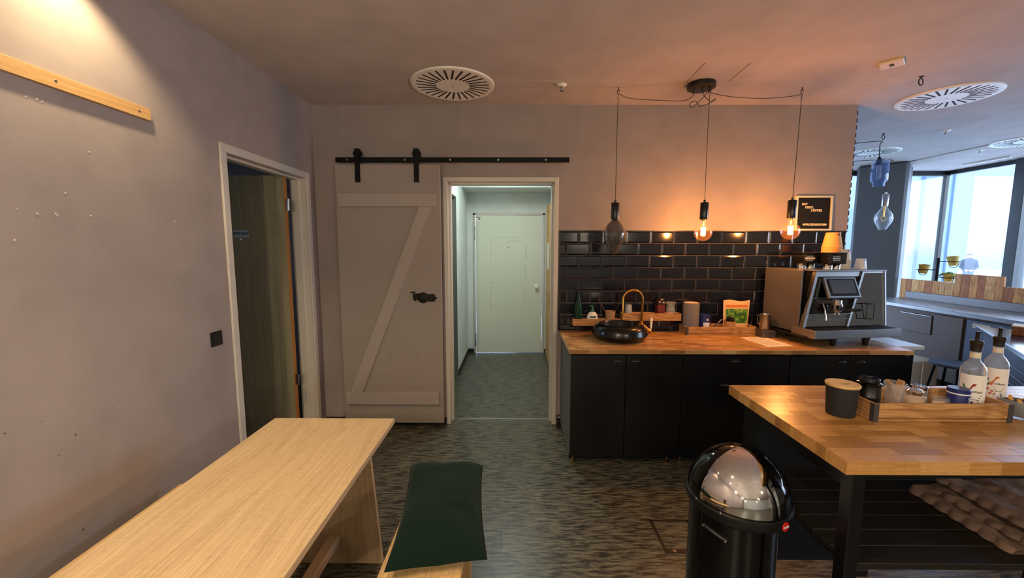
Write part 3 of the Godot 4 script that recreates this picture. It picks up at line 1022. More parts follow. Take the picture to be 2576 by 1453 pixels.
func build_ceiling_things():
	var m: MB
	var v := make_vent("round white swirl vent in the ceiling above the hall doorway")
	v.position = Vector3(-0.447, CEIL, -3.03)
	copy(v, Vector3(3.36, CEIL, -3.28), 0.4, "round white swirl vent in the ceiling past the end of the tiled wall", "ceiling_vent")
	copy(v, Vector3(4.39, CEIL, -5.14), 0.9, "round white swirl vent in the ceiling behind the hanging blue glass lamp", "ceiling_vent")
	copy(v, Vector3(5.62, CEIL, -4.55), 0.9, "round white swirl vent in the ceiling close to the right windows", "ceiling_vent")
	var s := thing("sprinkler_head", "white sprinkler head beside the vent over the hall doorway", "sprinkler", Vector3(0.338, CEIL, -3.033), 0, "ceiling sprinklers")
	m = mb()
	m.lathe([Vector2(0, -0.012), Vector2(0.018, -0.014), Vector2(0.034, -0.006), Vector2(0.038, 0)], 20)
	put(m, "rose", "vent_white", s)
	m = mb()
	m.lathe([Vector2(0, -0.045), Vector2(0.016, -0.045), Vector2(0.016, -0.041), Vector2(0.006, -0.038), Vector2(0.009, -0.028), Vector2(0.009, -0.012)], 12)
	put(m, "nozzle", "steel", s)
	copy(s, Vector3(4.316, CEIL, -4.182), 0, "white sprinkler head between the bar vent and the windows", "sprinkler_head")
	copy(s, Vector3(5.59, CEIL, -5.0), 0, "white sprinkler head over the steel bar counter by the windows", "sprinkler_head")
	var q := thing("ceiling_plate", "square beige plate on the ceiling between the pendant lamp and the vent", "detector", Vector3(2.384, CEIL, -2.685), 0.75)
	m = mb()
	m.box(Vector3(0, -0.008, 0), Vector3(0.115, 0.016, 0.115), 0.004)
	put(m, "cover", "cream_plastic", q)
	m = mb()
	m.box(Vector3(0, -0.017, 0), Vector3(0.04, 0.003, 0.022), 0.001)
	put(m, "sensor_slot", "scuff", q)
	for p in [[Vector3(2.779, CEIL, -2.895), "small dark eye hook in the ceiling near the beige plate"], [Vector3(3.798, CEIL, -4.296), "small dark eye hook in the ceiling above the blue glass lamp"]]:
		m = mb()
		m.tube(arc(Vector3(0, -0.036, 0), 0.022, 0, TAU * 0.98, 20), 0.0035, 6)
		m.tube([Vector3(0, 0, 0), Vector3(0, -0.016, 0)], 0.0035, 6)
		m.lathe([Vector2(0, -0.004), Vector2(0.012, -0.004), Vector2(0.014, 0)], 12)
		solo(m, "ceiling_hook", "black_iron", p[1], "hook", p[0], 0.3, "ceiling eye hooks")
	# downlights: one washes the left wall, the others stand in rows behind the viewer
	downlight(Vector3(-1.50, CEIL, -1.56), 1.55, 56.0, "recessed downlight close to the left wall", Color(1.0, 0.89, 0.70))
	for z in [0.7, 2.6, 4.6]:
		for x in [-0.6, 1.9]:
			room_pendant(Vector3(x, CEIL, z))
	downlight(Vector3(-1.15, CEIL, 0.25), 2.2, 60.0, "recessed downlight over the bench along the left wall", Color(1.0, 0.90, 0.76))
	downlight(Vector3(-0.35, CEIL, -0.45), 1.7, 62.0, "recessed downlight over the near end of the table", Color(1.0, 0.88, 0.72))

func room_pendant(p: Vector3):
	# a bare globe bulb on a cord, over the seating behind the viewer
	var o := thing("globe_pendant", "bare globe bulb on a black cord over the seating behind the viewer", "pendant lamp", p, 0, "globe pendants over the seating")
	var m := mb()
	m.lathe([Vector2(0, -0.03), Vector2(0.05, -0.028), Vector2(0.055, 0)], 20)
	m.tube([Vector3(0, -0.03, 0), Vector3(0, -0.74, 0)], 0.003, 6)
	m.lathe([Vector2(0, -0.50), Vector2(0.028, -0.50), Vector2(0.028, -0.41), Vector2(0.01, -0.40), Vector2(0, -0.40)], 20, Vector3(0, -0.34, 0))
	put(m, "cord_and_socket", "lampholder", o)
	m = mb()
	m.lathe([Vector2(0, -0.62), Vector2(0.03, -0.612), Vector2(0.055, -0.585), Vector2(0.06, -0.56), Vector2(0.052, -0.53), Vector2(0.03, -0.507), Vector2(0.02, -0.50)], 24, Vector3(0, -0.34, 0), 0, TAU, 60)
	put(m, "bulb", "room_bulb", o)
	var l := OmniLight3D.new()
	l.name = "bulb_light"
	l.light_color = Color(1.0, 0.93, 0.83)
	l.light_energy = 1.45 if p.x < 0.0 else 0.9
	l.omni_range = 16.0
	l.omni_attenuation = 2.0
	l.light_size = 0.05
	l.shadow_enabled = true
	l.position = Vector3(0, -0.90, 0)
	o.add_child(l)

func downlight(p: Vector3, energy: float, angle: float, label: String, c: Color):
	var o := thing("ceiling_downlight", label, "downlight", p, 0, "recessed downlights")
	var m := mb()
	m.lathe([Vector2(0.036, -0.002), Vector2(0.046, -0.006), Vector2(0.055, -0.004), Vector2(0.056, 0)], 24)
	put(m, "ring", "vent_white", o)
	m = mb()
	m.lathe([Vector2(0, -0.003), Vector2(0.036, -0.002)], 24)
	put(m, "lamp_face", "lamp_disc", o)
	var l := SpotLight3D.new()
	l.name = "downlight"
	l.light_color = c
	l.light_energy = energy
	l.spot_angle = angle
	l.spot_angle_attenuation = 0.55
	l.spot_range = 14.0
	l.spot_attenuation = 2.0
	l.light_size = 0.03
	l.shadow_enabled = true
	l.position = Vector3(0, -0.012, 0)
	l.rotation.x = -PI / 2
	o.add_child(l)

# ---------------------------------------------------------------- glazed wall tiles
func tile_mesh(w: float, h: float) -> ArrayMesh:
	var m := mb()
	var b := minf(0.0125, w * 0.3)
	var a := [Vector3(0, 0, 0.002), Vector3(w, 0, 0.002), Vector3(w, h, 0.002), Vector3(0, h, 0.002)]
	var bb := minf(0.0125, h * 0.3)
	var c := [Vector3(b, bb, 0.0056), Vector3(w - b, bb, 0.0056), Vector3(w - b, h - bb, 0.0056), Vector3(b, h - bb, 0.0056)]
	m.face(c)
	for i in 4:
		var j := (i + 1) % 4
		m.face([a[i], a[j], c[j], c[i]])
		m.face([Vector3(a[i].x, a[i].y, 0), Vector3(a[j].x, a[j].y, 0), a[j], a[i]])
	return m.done()

func build_tiles():
	var wall := get_node("wall_back")
	var x0 := 0.383
	var x1 := WALL_END - 0.002
	var top := 1.712
	var low := HC + 0.001
	var m := mb()
	m.box(Vector3((x0 + x1) / 2, (top + low) / 2, BACK + 0.002), Vector3(x1 - x0, top - low, 0.004))
	put(m, "grout_bed", "grout", wall)
	m = mb()
	m.box(Vector3((x0 + x1) / 2, top + 0.003, BACK + 0.005), Vector3(x1 - x0 + 0.012, 0.006, 0.01))
	m.box(Vector3(x0 - 0.003, (top + low) / 2, BACK + 0.005), Vector3(0.006, top - low, 0.01))
	put(m, "edge_trim", "black_plastic", wall)
	var full := tile_mesh(0.1995, 0.0998)
	var pitch := 0.2018
	var ph := 0.1018
	var row := 0
	var y := top - 0.001
	while y > low + 0.02:
		var hh := minf(0.0998, y - low)
		var x := 1.152 - pitch * 6 + (pitch / 2 if row % 2 == 1 else 0.0)
		while x < x1:
			var a := maxf(x + 0.0011, x0 + 0.001)
			var b := minf(x + pitch - 0.0011, x1)
			if b - a > 0.012:
				var whole := b - a > 0.199 and hh > 0.099
				var t := put(full if whole else tile_mesh(b - a, hh), "tile", "tile_glaze", wall)
				t.position = Vector3(a, y - hh, BACK + 0.0035)
				t.rotation = Vector3(rng.randf_range(-0.006, 0.006), rng.randf_range(-0.005, 0.005), 0)
			x += pitch
		y -= ph
		row += 1
	# narrow tiles up the end of the wall, seen edge-on
	for k in 17:
		m = mb()
		m.box(Vector3(WALL_END + 0.006, 1.75 + k * 0.058, BACK - 0.075), Vector3(0.012, 0.038, 0.146), 0.003)
		put(m, "edge_tile", "tile_glaze", wall)

# ---------------------------------------------------------------- wall counter
func cup_pull(parent: Node, p: Vector3):
	var m := mb()
	m.grid(func(u, v):
		var a: float = PI * u
		var e: float = v * PI / 2
		return Vector3(-cos(a) * 0.033 * cos(e * 0.25), 0.014 * sin(a) * cos(e) - 0.004, 0.021 * sin(e) * (0.35 + 0.65 * sin(a))), 14, 6)
	var o := put(m, "cup_pull", "pewter", parent)
	o.position = p

func cabinet(label: String, xa: float, xb: float, fronts: Array, pulls: Array, legs: Array):
	var o := thing("base_cabinet", label, "cabinet", Vector3(xa, 0, -2.805))
	var w := xb - xa
	var m := mb()
	m.box(Vector3(0.009, 0.435, -0.31), Vector3(0.018, 0.77, 0.60))
	m.box(Vector3(w - 0.009, 0.435, -0.31), Vector3(0.018, 0.77, 0.60))
	m.box(Vector3(w / 2, 0.059, -0.31), Vector3(w - 0.036, 0.018, 0.60))
	m.box(Vector3(w / 2, 0.435, -0.605), Vector3(w - 0.036, 0.77, 0.01))
	put(m, "carcass", "carcass_grey", o)
	for i in fronts.size():
		var f: Array = fronts[i]
		m = mb()
		m.box(Vector3((f[1] + f[2]) / 2 - xa, (f[3] + f[4]) / 2, 0.0), Vector3(f[2] - f[1] - 0.004, f[4] - f[3] - 0.004, 0.02), 0.002)
		var fr := put(m, f[0], "black_front", o)
		for p in pulls:
			if p[0] > f[1] and p[0] < f[2] and p[1] > f[3] and p[1] < f[4]: cup_pull(fr, Vector3(p[0] - xa, p[1], 0.0095))
	m = mb()
	m.box(Vector3(w / 2, 0.026, -0.075), Vector3(w - 0.01, 0.048, 0.016))
	put(m, "kick_board", "black_front", o)
	for l in legs:
		m = mb()
		m.lathe([Vector2(0, 0), Vector2(0.020, 0), Vector2(0.020, 0.006), Vector2(0.011, 0.010), Vector2(0.010, 0.052)], 12)
		at_mesh(m, Vector3(l[0] - xa, 0, l[1] + 2.805), "leg", "leg_brass", o)

func build_counter():
	var m: MB
	cabinet("black base cabinet with two doors under the black basin", 0.405, 1.203, [["door", 0.405, 0.80, 0.048, 0.815], ["door", 0.80, 1.203, 0.048, 0.815]], [[0.737, 0.775], [0.862, 0.775]], [[0.435, -2.83], [1.13, -2.83], [0.435, -3.38], [1.17, -3.38]])
	cabinet("black base cabinet with a drawer above two doors, under the wooden crate", 1.207, 1.965, [["drawer", 1.207, 1.965, 0.685, 0.815], ["door", 1.207, 1.558, 0.048, 0.683], ["door", 1.558, 1.965, 0.048, 0.683]], [[1.573, 0.775], [1.504, 0.60], [1.612, 0.60]], [[1.235, -2.845], [1.93, -2.83], [1.232, -3.38], [1.93, -3.38]])
	cabinet("black base cabinet with two doors under the coffee machine", 1.969, 2.81, [["door", 1.969, 2.393, 0.048, 0.815], ["door", 2.393, 2.81, 0.048, 0.815]], [[2.324, 0.773], [2.462, 0.773]], [[2.0, -2.83], [2.78, -2.83], [2.0, -3.38], [2.78, -3.38]])
	m = mb()
	m.box(Vector3((0.391 + 2.828) / 2, HC - 0.0155, (-2.785 + BACK + 0.001) / 2), Vector3(2.437, 0.031, -2.785 - BACK - 0.001), 0.002)
	solo(m, "worktop", "worktop", "long butcher-block worktop on the black cabinets along the tiled wall", "worktop")
	var sc := thing("side_counter", "low white-topped counter past the end of the butcher-block worktop", "counter", Vector3(2.845, 0, -3.40))
	m = mb()
	m.box(Vector3(0.125, 0.825, 0.21), Vector3(0.25, 0.03, 0.43), 0.003)
	put(m, "top", "white_top", sc)
	m = mb()
	m.box(Vector3(0.11, 0.405, 0.195), Vector3(0.21, 0.81, 0.38), 0.003)
	put(m, "body", "navy_front", sc)
	# socket and plug by the hall doorway
	var pl := thing("cable_plug", "black plug and cable on the wall beside the hall doorway", "plug", Vector3(0.394, 0, BACK + 0.03))
	m = mb()
	m.box(Vector3(0, 0.025, 0), Vector3(0.03, 0.05, 0.05), 0.006)
	put(m, "plug_body", "black_plastic", pl)
	m = mb()
	m.box(Vector3(0, 0.072, -0.005), Vector3(0.028, 0.045, 0.04), 0.005)
	put(m, "socket", "black_plastic", pl)
	m = mb()
	m.box(Vector3(0, 0.085, 0.017), Vector3(0.016, 0.008, 0.004), 0.001)
	put(m, "socket_label", "label_white", pl)

# ---------------------------------------------------------------- goods on the wall counter
func open_box(o: Node3D, w: float, h: float, d: float, t: float, wd: String, straps := false, gap := 0.0):
	# boards round a base; x from 0 to w, z from 0 (front) to -d, y from 0
	var m := mb()
	m.uvo = Vector2(rng.randf(), rng.randf())
	m.box(Vector3(w / 2, t / 2 + 0.002, -d / 2), Vector3(w - 2 * t, t, d - 2 * t))
	put(m, "base_board", wd, o)
	m = mb()
	m.uvo = Vector2(rng.randf(), rng.randf())
	if gap > 0.0:
		m.box(Vector3(w / 2, gap + (h - gap) / 2, -t / 2), Vector3(w, h - gap, t), 0.0015)
		m.box(Vector3(w / 2, gap / 2 - 0.0015, -t / 2 - 0.001), Vector3(w, gap - 0.003, t), 0.0015)
	else:
		m.box(Vector3(w / 2, h / 2, -t / 2), Vector3(w, h, t), 0.0015)
	put(m, "front_board", wd, o)
	m = mb()
	m.uvo = Vector2(rng.randf(), rng.randf())
	m.box(Vector3(w / 2, h / 2, -d + t / 2), Vector3(w, h, t), 0.0015)
	put(m, "back_board", wd, o)
	for x in [t / 2, w - t / 2]:
		m = mb()
		m.grain = 2
		m.uvo = Vector2(rng.randf(), rng.randf())
		m.box(Vector3(x, h / 2, -d / 2), Vector3(t, h, d - 2 * t), 0.001)
		put(m, "side_board", wd, o)
	if straps:
		for x in [0.0, w]:
			m = mb()
			var s := -1.0 if x == 0.0 else 1.0
			m.box(Vector3(x - s * 0.007, h / 2, 0.0009), Vector3(0.018, h + 0.001, 0.0018))
			m.box(Vector3(x + s * 0.0009, h / 2, -0.007), Vector3(0.0018, h + 0.001, 0.018))
			put(m, "corner_strap", "galvanised", o)

func paper_cup(o: Node3D, called: String, r0: float, r1: float, h: float, material, at := Vector3.ZERO):
	# open cup; r0 at the bottom, r1 at the rim
	var m := mb()
	m.lathe([Vector2(0, 0.003), Vector2(r0 * 0.96, 0.003), Vector2(r0, 0), Vector2(r1, h - 0.003), Vector2(r1 + 0.002, h - 0.001), Vector2(r1 + 0.001, h), Vector2(r1 - 0.0015, h - 0.002), Vector2(r0 - 0.0012, 0.005), Vector2(0, 0.005)], 20)
	return at_mesh(m, at, called, material, o)

func build_counter_things():
	var m: MB
	# stone basin
	var b := thing("basin", "round black stone vessel basin on the butcher-block worktop", "basin", Vector3(0.835, HC, -3.135))
	m = mb()
	var prof := [Vector2(0, 0.0), Vector2(0.11, 0.0)]
	for i in 15:
		var a := -PI / 2 + PI * i / 14.0
		prof.append(Vector2(0.150 + 0.058 * cos(a) + (0.008 if i < 7 else 0.0), 0.062 + 0.062 * sin(a)))
	prof.append_array([Vector2(0.148, 0.121), Vector2(0.143, 0.112), Vector2(0.135, 0.07), Vector2(0.11, 0.036), Vector2(0.06, 0.022), Vector2(0.02, 0.02), Vector2(0, 0.02)])
	m.lathe(prof, 48)
	put(m, "bowl", "basin_black", b)
	m = mb()
	m.lathe([Vector2(0, 0.031), Vector2(0.03, 0.030), Vector2(0.034, 0.024), Vector2(0.034, 0.018)], 20)
	put(m, "drain_cap", "chrome", b)
	# brass tap
	var tp := thing("tap", "brass swan-neck tap with white porcelain lever behind the black basin", "tap", Vector3(1.072, HC, -3.34))
	m = mb()
	var path := [Vector3(0.005, 0.09, 0), Vector3(0.003, 0.18, 0)]
	path.append_array(arc(Vector3(-0.080, 0.285, 0.008), 0.083, 0.0, PI, 18))
	path.append_array([Vector3(-0.164, 0.23, 0.018), Vector3(-0.165, 0.165, 0.02)])
	m.tube(path, 0.0105, 12)
	put(m, "spout", "brass", tp)
	m = mb()
	m.lathe([Vector2(0, 0), Vector2(0.026, 0), Vector2(0.026, 0.006), Vector2(0.016, 0.012), Vector2(0.014, 0.05), Vector2(0.020, 0.062), Vector2(0.020, 0.085), Vector2(0.013, 0.092), Vector2(0.015, 0.10), Vector2(0.011, 0.105)], 16)
	m.tube(smooth_path([Vector3(0.012, 0.07, 0), Vector3(0.035, 0.045, 0.004), Vector3(0.06, 0.028, 0.008), Vector3(0.085, 0.026, 0.01)], 4), [0.017, 0.0175, 0.018, 0.0185, 0.019, 0.0185, 0.018, 0.017, 0.017, 0.018, 0.019, 0.017, 0.012], 12)
	put(m, "valve_body", "brass", tp)
	m = mb()
	m.lathe([Vector2(0, 0), Vector2(0.006, 0.0), Vector2(0.0085, 0.02), Vector2(0.011, 0.06), Vector2(0.0115, 0.09), Vector2(0.008, 0.1), Vector2(0, 0.102)], 12)
	at_mesh(m, Vector3(0.079, 0.036, 0.01), "lever", "porcelain", tp)
	# the two shelf trays on the tiles
	var t1 := thing("tray_shelf", "shallow wooden tray shelf on the tiles holding the soap bottle", "shelf", Vector3(0.497, 0.912, BACK + 0.094), 0, "wooden tray shelves on the tiles")
	open_box(t1, 0.402, 0.058, 0.082, 0.009, "crate_wood")
	var t2 := thing("tray_shelf", "shallow wooden tray shelf on the tiles holding the clear cups and carton", "shelf", Vector3(0.913, 0.958, BACK + 0.098), 0, "wooden tray shelves on the tiles")
	open_box(t2, 0.497, 0.063, 0.086, 0.009, "crate_wood")
	var y1 := 0.924
	var y2 := 0.970
	var zc := BACK + 0.053
	var gb := thing("glass_bottle", "empty dark green glass bottle on the wooden tray shelf", "bottle", Vector3(0.546, y1, zc))
	m = mb()
	m.lathe([Vector2(0, 0.004), Vector2(0.030, 0), Vector2(0.0345, 0.006), Vector2(0.0345, 0.15), Vector2(0.031, 0.175), Vector2(0.018, 0.205), Vector2(0.0125, 0.225), Vector2(0.012, 0.275), Vector2(0.0145, 0.277), Vector2(0.0145, 0.29), Vector2(0.011, 0.29)], 24)
	put(m, "body", "glass_green", gb)
	var sp := thing("soap_dispenser", "white liquid soap dispenser with green pump on the wooden tray shelf", "soap dispenser", Vector3(0.667, y1, zc))
	m = mb()
	m.xf = Transform3D(Basis.from_scale(Vector3(1, 1, 0.6)), Vector3.ZERO)
	m.lathe([Vector2(0, 0), Vector2(0.044, 0), Vector2(0.047, 0.008), Vector2(0.047, 0.055), Vector2(0.043, 0.078), Vector2(0.030, 0.098), Vector2(0.015, 0.105), Vector2(0.014, 0.112), Vector2(0, 0.112)], 28)
	put(m, "bottle", "soap_body", sp)
	m = mb()
	m.lathe([Vector2(0.017, 0.106), Vector2(0.017, 0.126), Vector2(0.008, 0.13), Vector2(0.006, 0.148), Vector2(0, 0.148)], 14)
	m.box(Vector3(-0.008, 0.153, 0), Vector3(0.036, 0.011, 0.018), 0.004)
	put(m, "pump", "soap_green", sp)
	m = mb()
	m.box(Vector3(0.004, 0.062, 0.0275), Vector3(0.05, 0.018, 0.0015), 0.0005)
	m.box(Vector3(-0.02, 0.026, 0.0285), Vector3(0.012, 0.012, 0.001))
	put(m, "label_band", "label_green", sp)
	m = mb()
	m.box(Vector3(0.012, 0.028, 0.0287), Vector3(0.022, 0.01, 0.001))
	put(m, "label_picture", "label_orange", sp)
	var kc := thing("kraft_cup", "brown kraft cup holding dark stirrers on the wooden tray shelf", "cup", Vector3(0.82, y1, zc))
	paper_cup(kc, "cup", 0.031, 0.043, 0.112, "kraft")
	var st := thing("wooden_stirrer", "brown wooden stirrer leaning towards the soap dispenser in the kraft cup", "stirrer", Vector3(0.82, y1 + 0.01, zc), 0, "stirrers in the kraft cup")
	m = mb()
	m.tube([Vector3(0.012, 0, 0), Vector3(-0.105, 0.205, 0.002)], 0.003, 6)
	put(m, "stick", "crate_wood_dark", st)
	m = mb()
	m.tube([Vector3(-0.01, 0.0, 0), Vector3(0.085, 0.19, 0.004)], 0.003, 6)
	solo(m, "wooden_stirrer", "black_plastic", "black plastic stirrer leaning towards the clear cups in the kraft cup", "stirrer", Vector3(0.82, y1 + 0.01, zc), 0, "stirrers in the kraft cup")
	# upturned clear cups
	for k in 3:
		m = mb()
		m.lathe([Vector2(0.0325, 0), Vector2(0.033, 0.003), Vector2(0.031, 0.05), Vector2(0.027, 0.092), Vector2(0.022, 0.10), Vector2(0, 0.101), Vector2(0, 0.0995), Vector2(0.021, 0.0985), Vector2(0.0258, 0.091), Vector2(0.0298, 0.05), Vector2(0.0315, 0.003)], 24)
		solo(m, "clear_cup", "clear_plastic", ["lowest", "middle", "topmost"][k] + " upturned clear plastic cup of the stack on the tray shelf", "cup", Vector3(0.975, y2 + 0.012 * k, zc), 0, "stack of upturned clear cups")
	var ct := thing("drink_carton", "dark red carton with folded top on the wooden tray shelf", "carton", Vector3(1.243, y2, zc), 0.15)
	m = mb()
	m.box(Vector3(0, 0.06, 0), Vector3(0.066, 0.12, 0.05), 0.002)
	put(m, "box", "carton_red", ct)
	m = mb()
	m.prism([Vector2(-0.033, 0.12), Vector2(0.033, 0.12), Vector2(0.033, 0.145), Vector2(0.012, 0.178), Vector2(-0.012, 0.178), Vector2(-0.033, 0.145)], -0.025, 0.025)
	put(m, "folded_top", "carton_dark", ct)
	for p in [[-0.016, 0.148], [0.018, 0.142], [0.004, 0.168]]:
		m = mb()
		m.box(Vector3(p[0], p[1], 0.0255), Vector3(0.016, 0.007, 0.001))
		put(m, "print", "label_paper", ct)
	m = mb()
	for k in 5: m.box(Vector3(-0.002, 0.03 + 0.015 * k, 0.0255), Vector3(0.046 - 0.006 * (k % 3), 0.003, 0.0008))
	put(m, "small_print", "carton_dark", ct)
	var jr := thing("preserving_jar", "clear glass jar with wide lid on the wooden tray shelf", "jar", Vector3(1.334, y2, zc))
	m = mb()
	m.lathe([Vector2(0, 0.003), Vector2(0.034, 0), Vector2(0.038, 0.006), Vector2(0.038, 0.08), Vector2(0.034, 0.105), Vector2(0.034, 0.125), Vector2(0.032, 0.125), Vector2(0.032, 0.104), Vector2(0.0355, 0.079), Vector2(0.0355, 0.008), Vector2(0, 0.007)], 28)
	put(m, "glass", "glass_clear", jr)
	m = mb()
	m.lathe([Vector2(0, 0.127), Vector2(0.04, 0.127), Vector2(0.042, 0.131), Vector2(0.042, 0.142), Vector2(0.038, 0.147), Vector2(0, 0.149)], 28)
	put(m, "lid", "glass_clear", jr)
	m = mb()
	m.tube(arc(Vector3(0, 0.116, 0), 0.0365, 0, TAU, 24, Vector3.RIGHT, Vector3.BACK), 0.0016, 5, false)
	m.tube(smooth_path([Vector3(0.036, 0.13, 0.012), Vector3(0.045, 0.10, 0.012), Vector3(0.039, 0.06, 0.01)], 4), 0.0016, 5)
	put(m, "wire_clip", "steel", jr)
	m = mb()
	m.lathe([Vector2(0, 0.009), Vector2(0.034, 0.009), Vector2(0.034, 0.045), Vector2(0.015, 0.055), Vector2(0, 0.05)], 18)
	put(m, "contents", "kraft", jr)
	# crate on the worktop
	var cr := thing("wooden_crate", "low wooden crate with metal corners on the worktop in front of the tiles", "crate", Vector3(1.425, HC + 0.001, -3.268), 0.0)
	open_box(cr, 0.585, 0.068, 0.160, 0.011, "crate_wood", true, 0.018)
	var yb := HC + 0.0145
	var zz := -3.348
	var spk := thing("smart_speaker", "grey cloth cylinder speaker standing in the wooden crate", "speaker", Vector3(1.488, yb, zz))
	m = mb()
	m.lathe([Vector2(0, 0.0), Vector2(0.058, 0.0), Vector2(0.064, 0.006), Vector2(0.0655, 0.02), Vector2(0.0655, 0.235), Vector2(0.062, 0.246), Vector2(0.056, 0.249)], 36)
	put(m, "cloth_body", "speaker_cloth", spk)
	m = mb()
	m.lathe([Vector2(0.056, 0.249), Vector2(0.05, 0.2475), Vector2(0, 0.2475)], 36)
	put(m, "top_cap", "cream_plastic", spk)
	var bt := thing("blue_tin", "dark blue tin with lid standing beside the speaker in the crate", "tin", Vector3(1.606, yb, zz))
	m = mb()
	m.lathe([Vector2(0, 0), Vector2(0.045, 0), Vector2(0.0455, 0.135)], 28)
	put(m, "can", "tin_blue", bt)
	m = mb()
	m.lathe([Vector2(0.0455, 0.133), Vector2(0.047, 0.135), Vector2(0.047, 0.147), Vector2(0.044, 0.149), Vector2(0, 0.147)], 28)
	put(m, "lid", "tin_blue", bt)
	m = mb(Vector3.ZERO)
	m.lathe([Vector2(0.0458, 0.03), Vector2(0.0461, 0.085)], 10, Vector3.ZERO, PI / 2 - 0.6, PI / 2 + 0.6)
	put(m, "label_panel", "tin_white", bt)
	m = mb()
	m.lathe([Vector2(0.009, 0), Vector2(0.008, 0.0008), Vector2(0, 0.0008)], 12)
	w_turn(put(m, "label_emblem", "label_paper", bt), Vector3(0.004, 0.108, 0.0455))
	# cutlery lying in the crate
	for k in 5:
		m = mb()
		m.tube(smooth_path([Vector3(-0.035, 0.002, 0.012 * (k - 2)), Vector3(0, 0.045 + 0.006 * k, 0.011 * (k - 2)), Vector3(0.04, 0.072 + 0.008 * k, 0.010 * (k - 2))], 4), [0.004, 0.004, 0.0035, 0.003, 0.003, 0.003, 0.004, 0.006, 0.003], 6)
		solo(m, "teaspoon", "steel", "steel teaspoon in the heap between the blue tin and the brown cup", "spoon", Vector3(1.705, yb + 0.006, zz), 0.0, "teaspoons in the crate")
	kc = thing("kraft_cup", "small brown cup filled with dark wrapped sweets in the crate", "cup", Vector3(1.805, yb, zz + 0.030))
	paper_cup(kc, "cup", 0.032, 0.045, 0.098, "kraft")
	for k in 5:
		m = mb()
		var a := TAU * k / 5.0
		m.xf = Transform3D(Basis(Vector3(1, k, 2).normalized(), a + 0.5), Vector3(cos(a) * 0.019, 0.104 + 0.010 * (k % 3), sin(a) * 0.019))
		m.box(Vector3.ZERO, Vector3(0.036, 0.024, 0.030), 0.007)
		solo(m, "wrapped_sweet", "brown_gloss", "dark glossy wrapped sweet in the small brown cup", "sweet", Vector3(1.805, yb, zz + 0.030), 0, "sweets in the brown cup")
	var po := thing("coffee_pouch", "tan standing pouch with green printed band in the crate", "pouch", Vector3(1.886, yb, zz - 0.034))
	var pouch := func(u, v, side):
		var x: float = (u - 0.5) * (0.205 + 0.02 * v)
		var y: float = v * 0.262 + (0.006 * sin(u * 7.0) if v > 0.9 else 0.0)
		var th: float = 0.024 * (1.0 - pow(v, 1.5)) * pow(maxf(0.0, 1.0 - pow(absf(u - 0.5) * 2, 3)), 0.5) + 0.0012
		return Vector3(x, y, side * th)
	m = mb()
	m.grid(func(u, v): return pouch.call(u, v, 1.0), 16, 16)
	m.grid(func(u, v): return pouch.call(u, v, -1.0), 16, 16, true)
	put(m, "bag", "pouch", po)
	m = mb()
	m.grid(func(u, v): return pouch.call(0.08 + u * 0.84, 0.27 + v * 0.46, 1.0) + Vector3(0, 0, 0.0008), 14, 8)
	put(m, "printed_band", "pouch_print", po)
	m = mb()
	m.grid(func(u, v): return pouch.call(0.08 + u * 0.84, 0.775 + v * 0.085, 1.0) + Vector3(0, 0, 0.0009), 14, 2)
	put(m, "tear_strip", "label_orange", po)
	# steel jug on its tin
	m = mb()
	m.box(Vector3(0.05, 0.0295, -0.05), Vector3(0.105, 0.059, 0.10), 0.004)
	solo(m, "metal_box", "steel_dark", "small dark metal box on the worktop between the crate and the coffee machine", "box", Vector3(1.995, HC, -3.17), 0.0)
	var jg := thing("steel_jug", "steel milk jug standing on the small dark metal box", "jug", Vector3(2.040, HC + 0.059, -3.225), 1.9)
	m = mb()
	m.lathe([Vector2(0, 0), Vector2(0.038, 0), Vector2(0.042, 0.006), Vector2(0.0405, 0.12), Vector2(0.043, 0.128), Vector2(0.041, 0.128), Vector2(0.0385, 0.12), Vector2(0.039, 0.01), Vector2(0, 0.008)], 28)
	put(m, "body", "steel", jg)
	m = mb()
	m.tube(smooth_path([Vector3(0.04, 0.11, 0), Vector3(0.068, 0.10, 0), Vector3(0.068, 0.05, 0), Vector3(0.042, 0.03, 0)], 5), 0.004, 6)
	put(m, "handle", "steel", jg)
	# sheet of paper
	var ps := thing("paper_sheet", "printed white sheet of paper lying on the worktop before the coffee machine", "paper", Vector3(1.945, HC + 0.0006, -3.05), 0.12)
	m = mb()
	m.box(Vector3(0, 0.0004, 0), Vector3(0.21, 0.0008, 0.297))
	put(m, "sheet", "paper", ps)
	m = mb()
	for k in 5: m.box(Vector3(-0.05 + 0.024 * k, 0.0009, -0.115), Vector3(0.018, 0.0003, 0.010))
	for k in 12: m.box(Vector3(-0.015 - 0.008 * (k % 3), 0.0009, -0.08 + 0.017 * k), Vector3(0.15 - 0.016 * (k % 3), 0.0003, 0.0028))
	put(m, "print", "print_grey", ps)
	# letter board
	var lb := thing("letter_board", "black felt letter board in a pale frame propped on the tile edge", "sign", Vector3(2.511, 1.7185, BACK + 0.014))
	lb.rotation.x = -0.03
	m = mb()
	m.box(Vector3(0, 0.144, 0), Vector3(0.27, 0.262, 0.012))
	for k in 40: m.box(Vector3(0, 0.022 + 0.0063 * k, 0.0065), Vector3(0.268, 0.0042, 0.003))
	put(m, "felt", "felt_black", lb)
	m = mb()
	for s in [-1.0, 1.0]:
		m.box(Vector3(s * 0.1445, 0.144, 0.004), Vector3(0.015, 0.288, 0.026), 0.002)
		m.box(Vector3(0, 0.144 + s * 0.1365, 0.004), Vector3(0.274, 0.015, 0.026), 0.002)
	put(m, "frame", "sign_frame", lb)
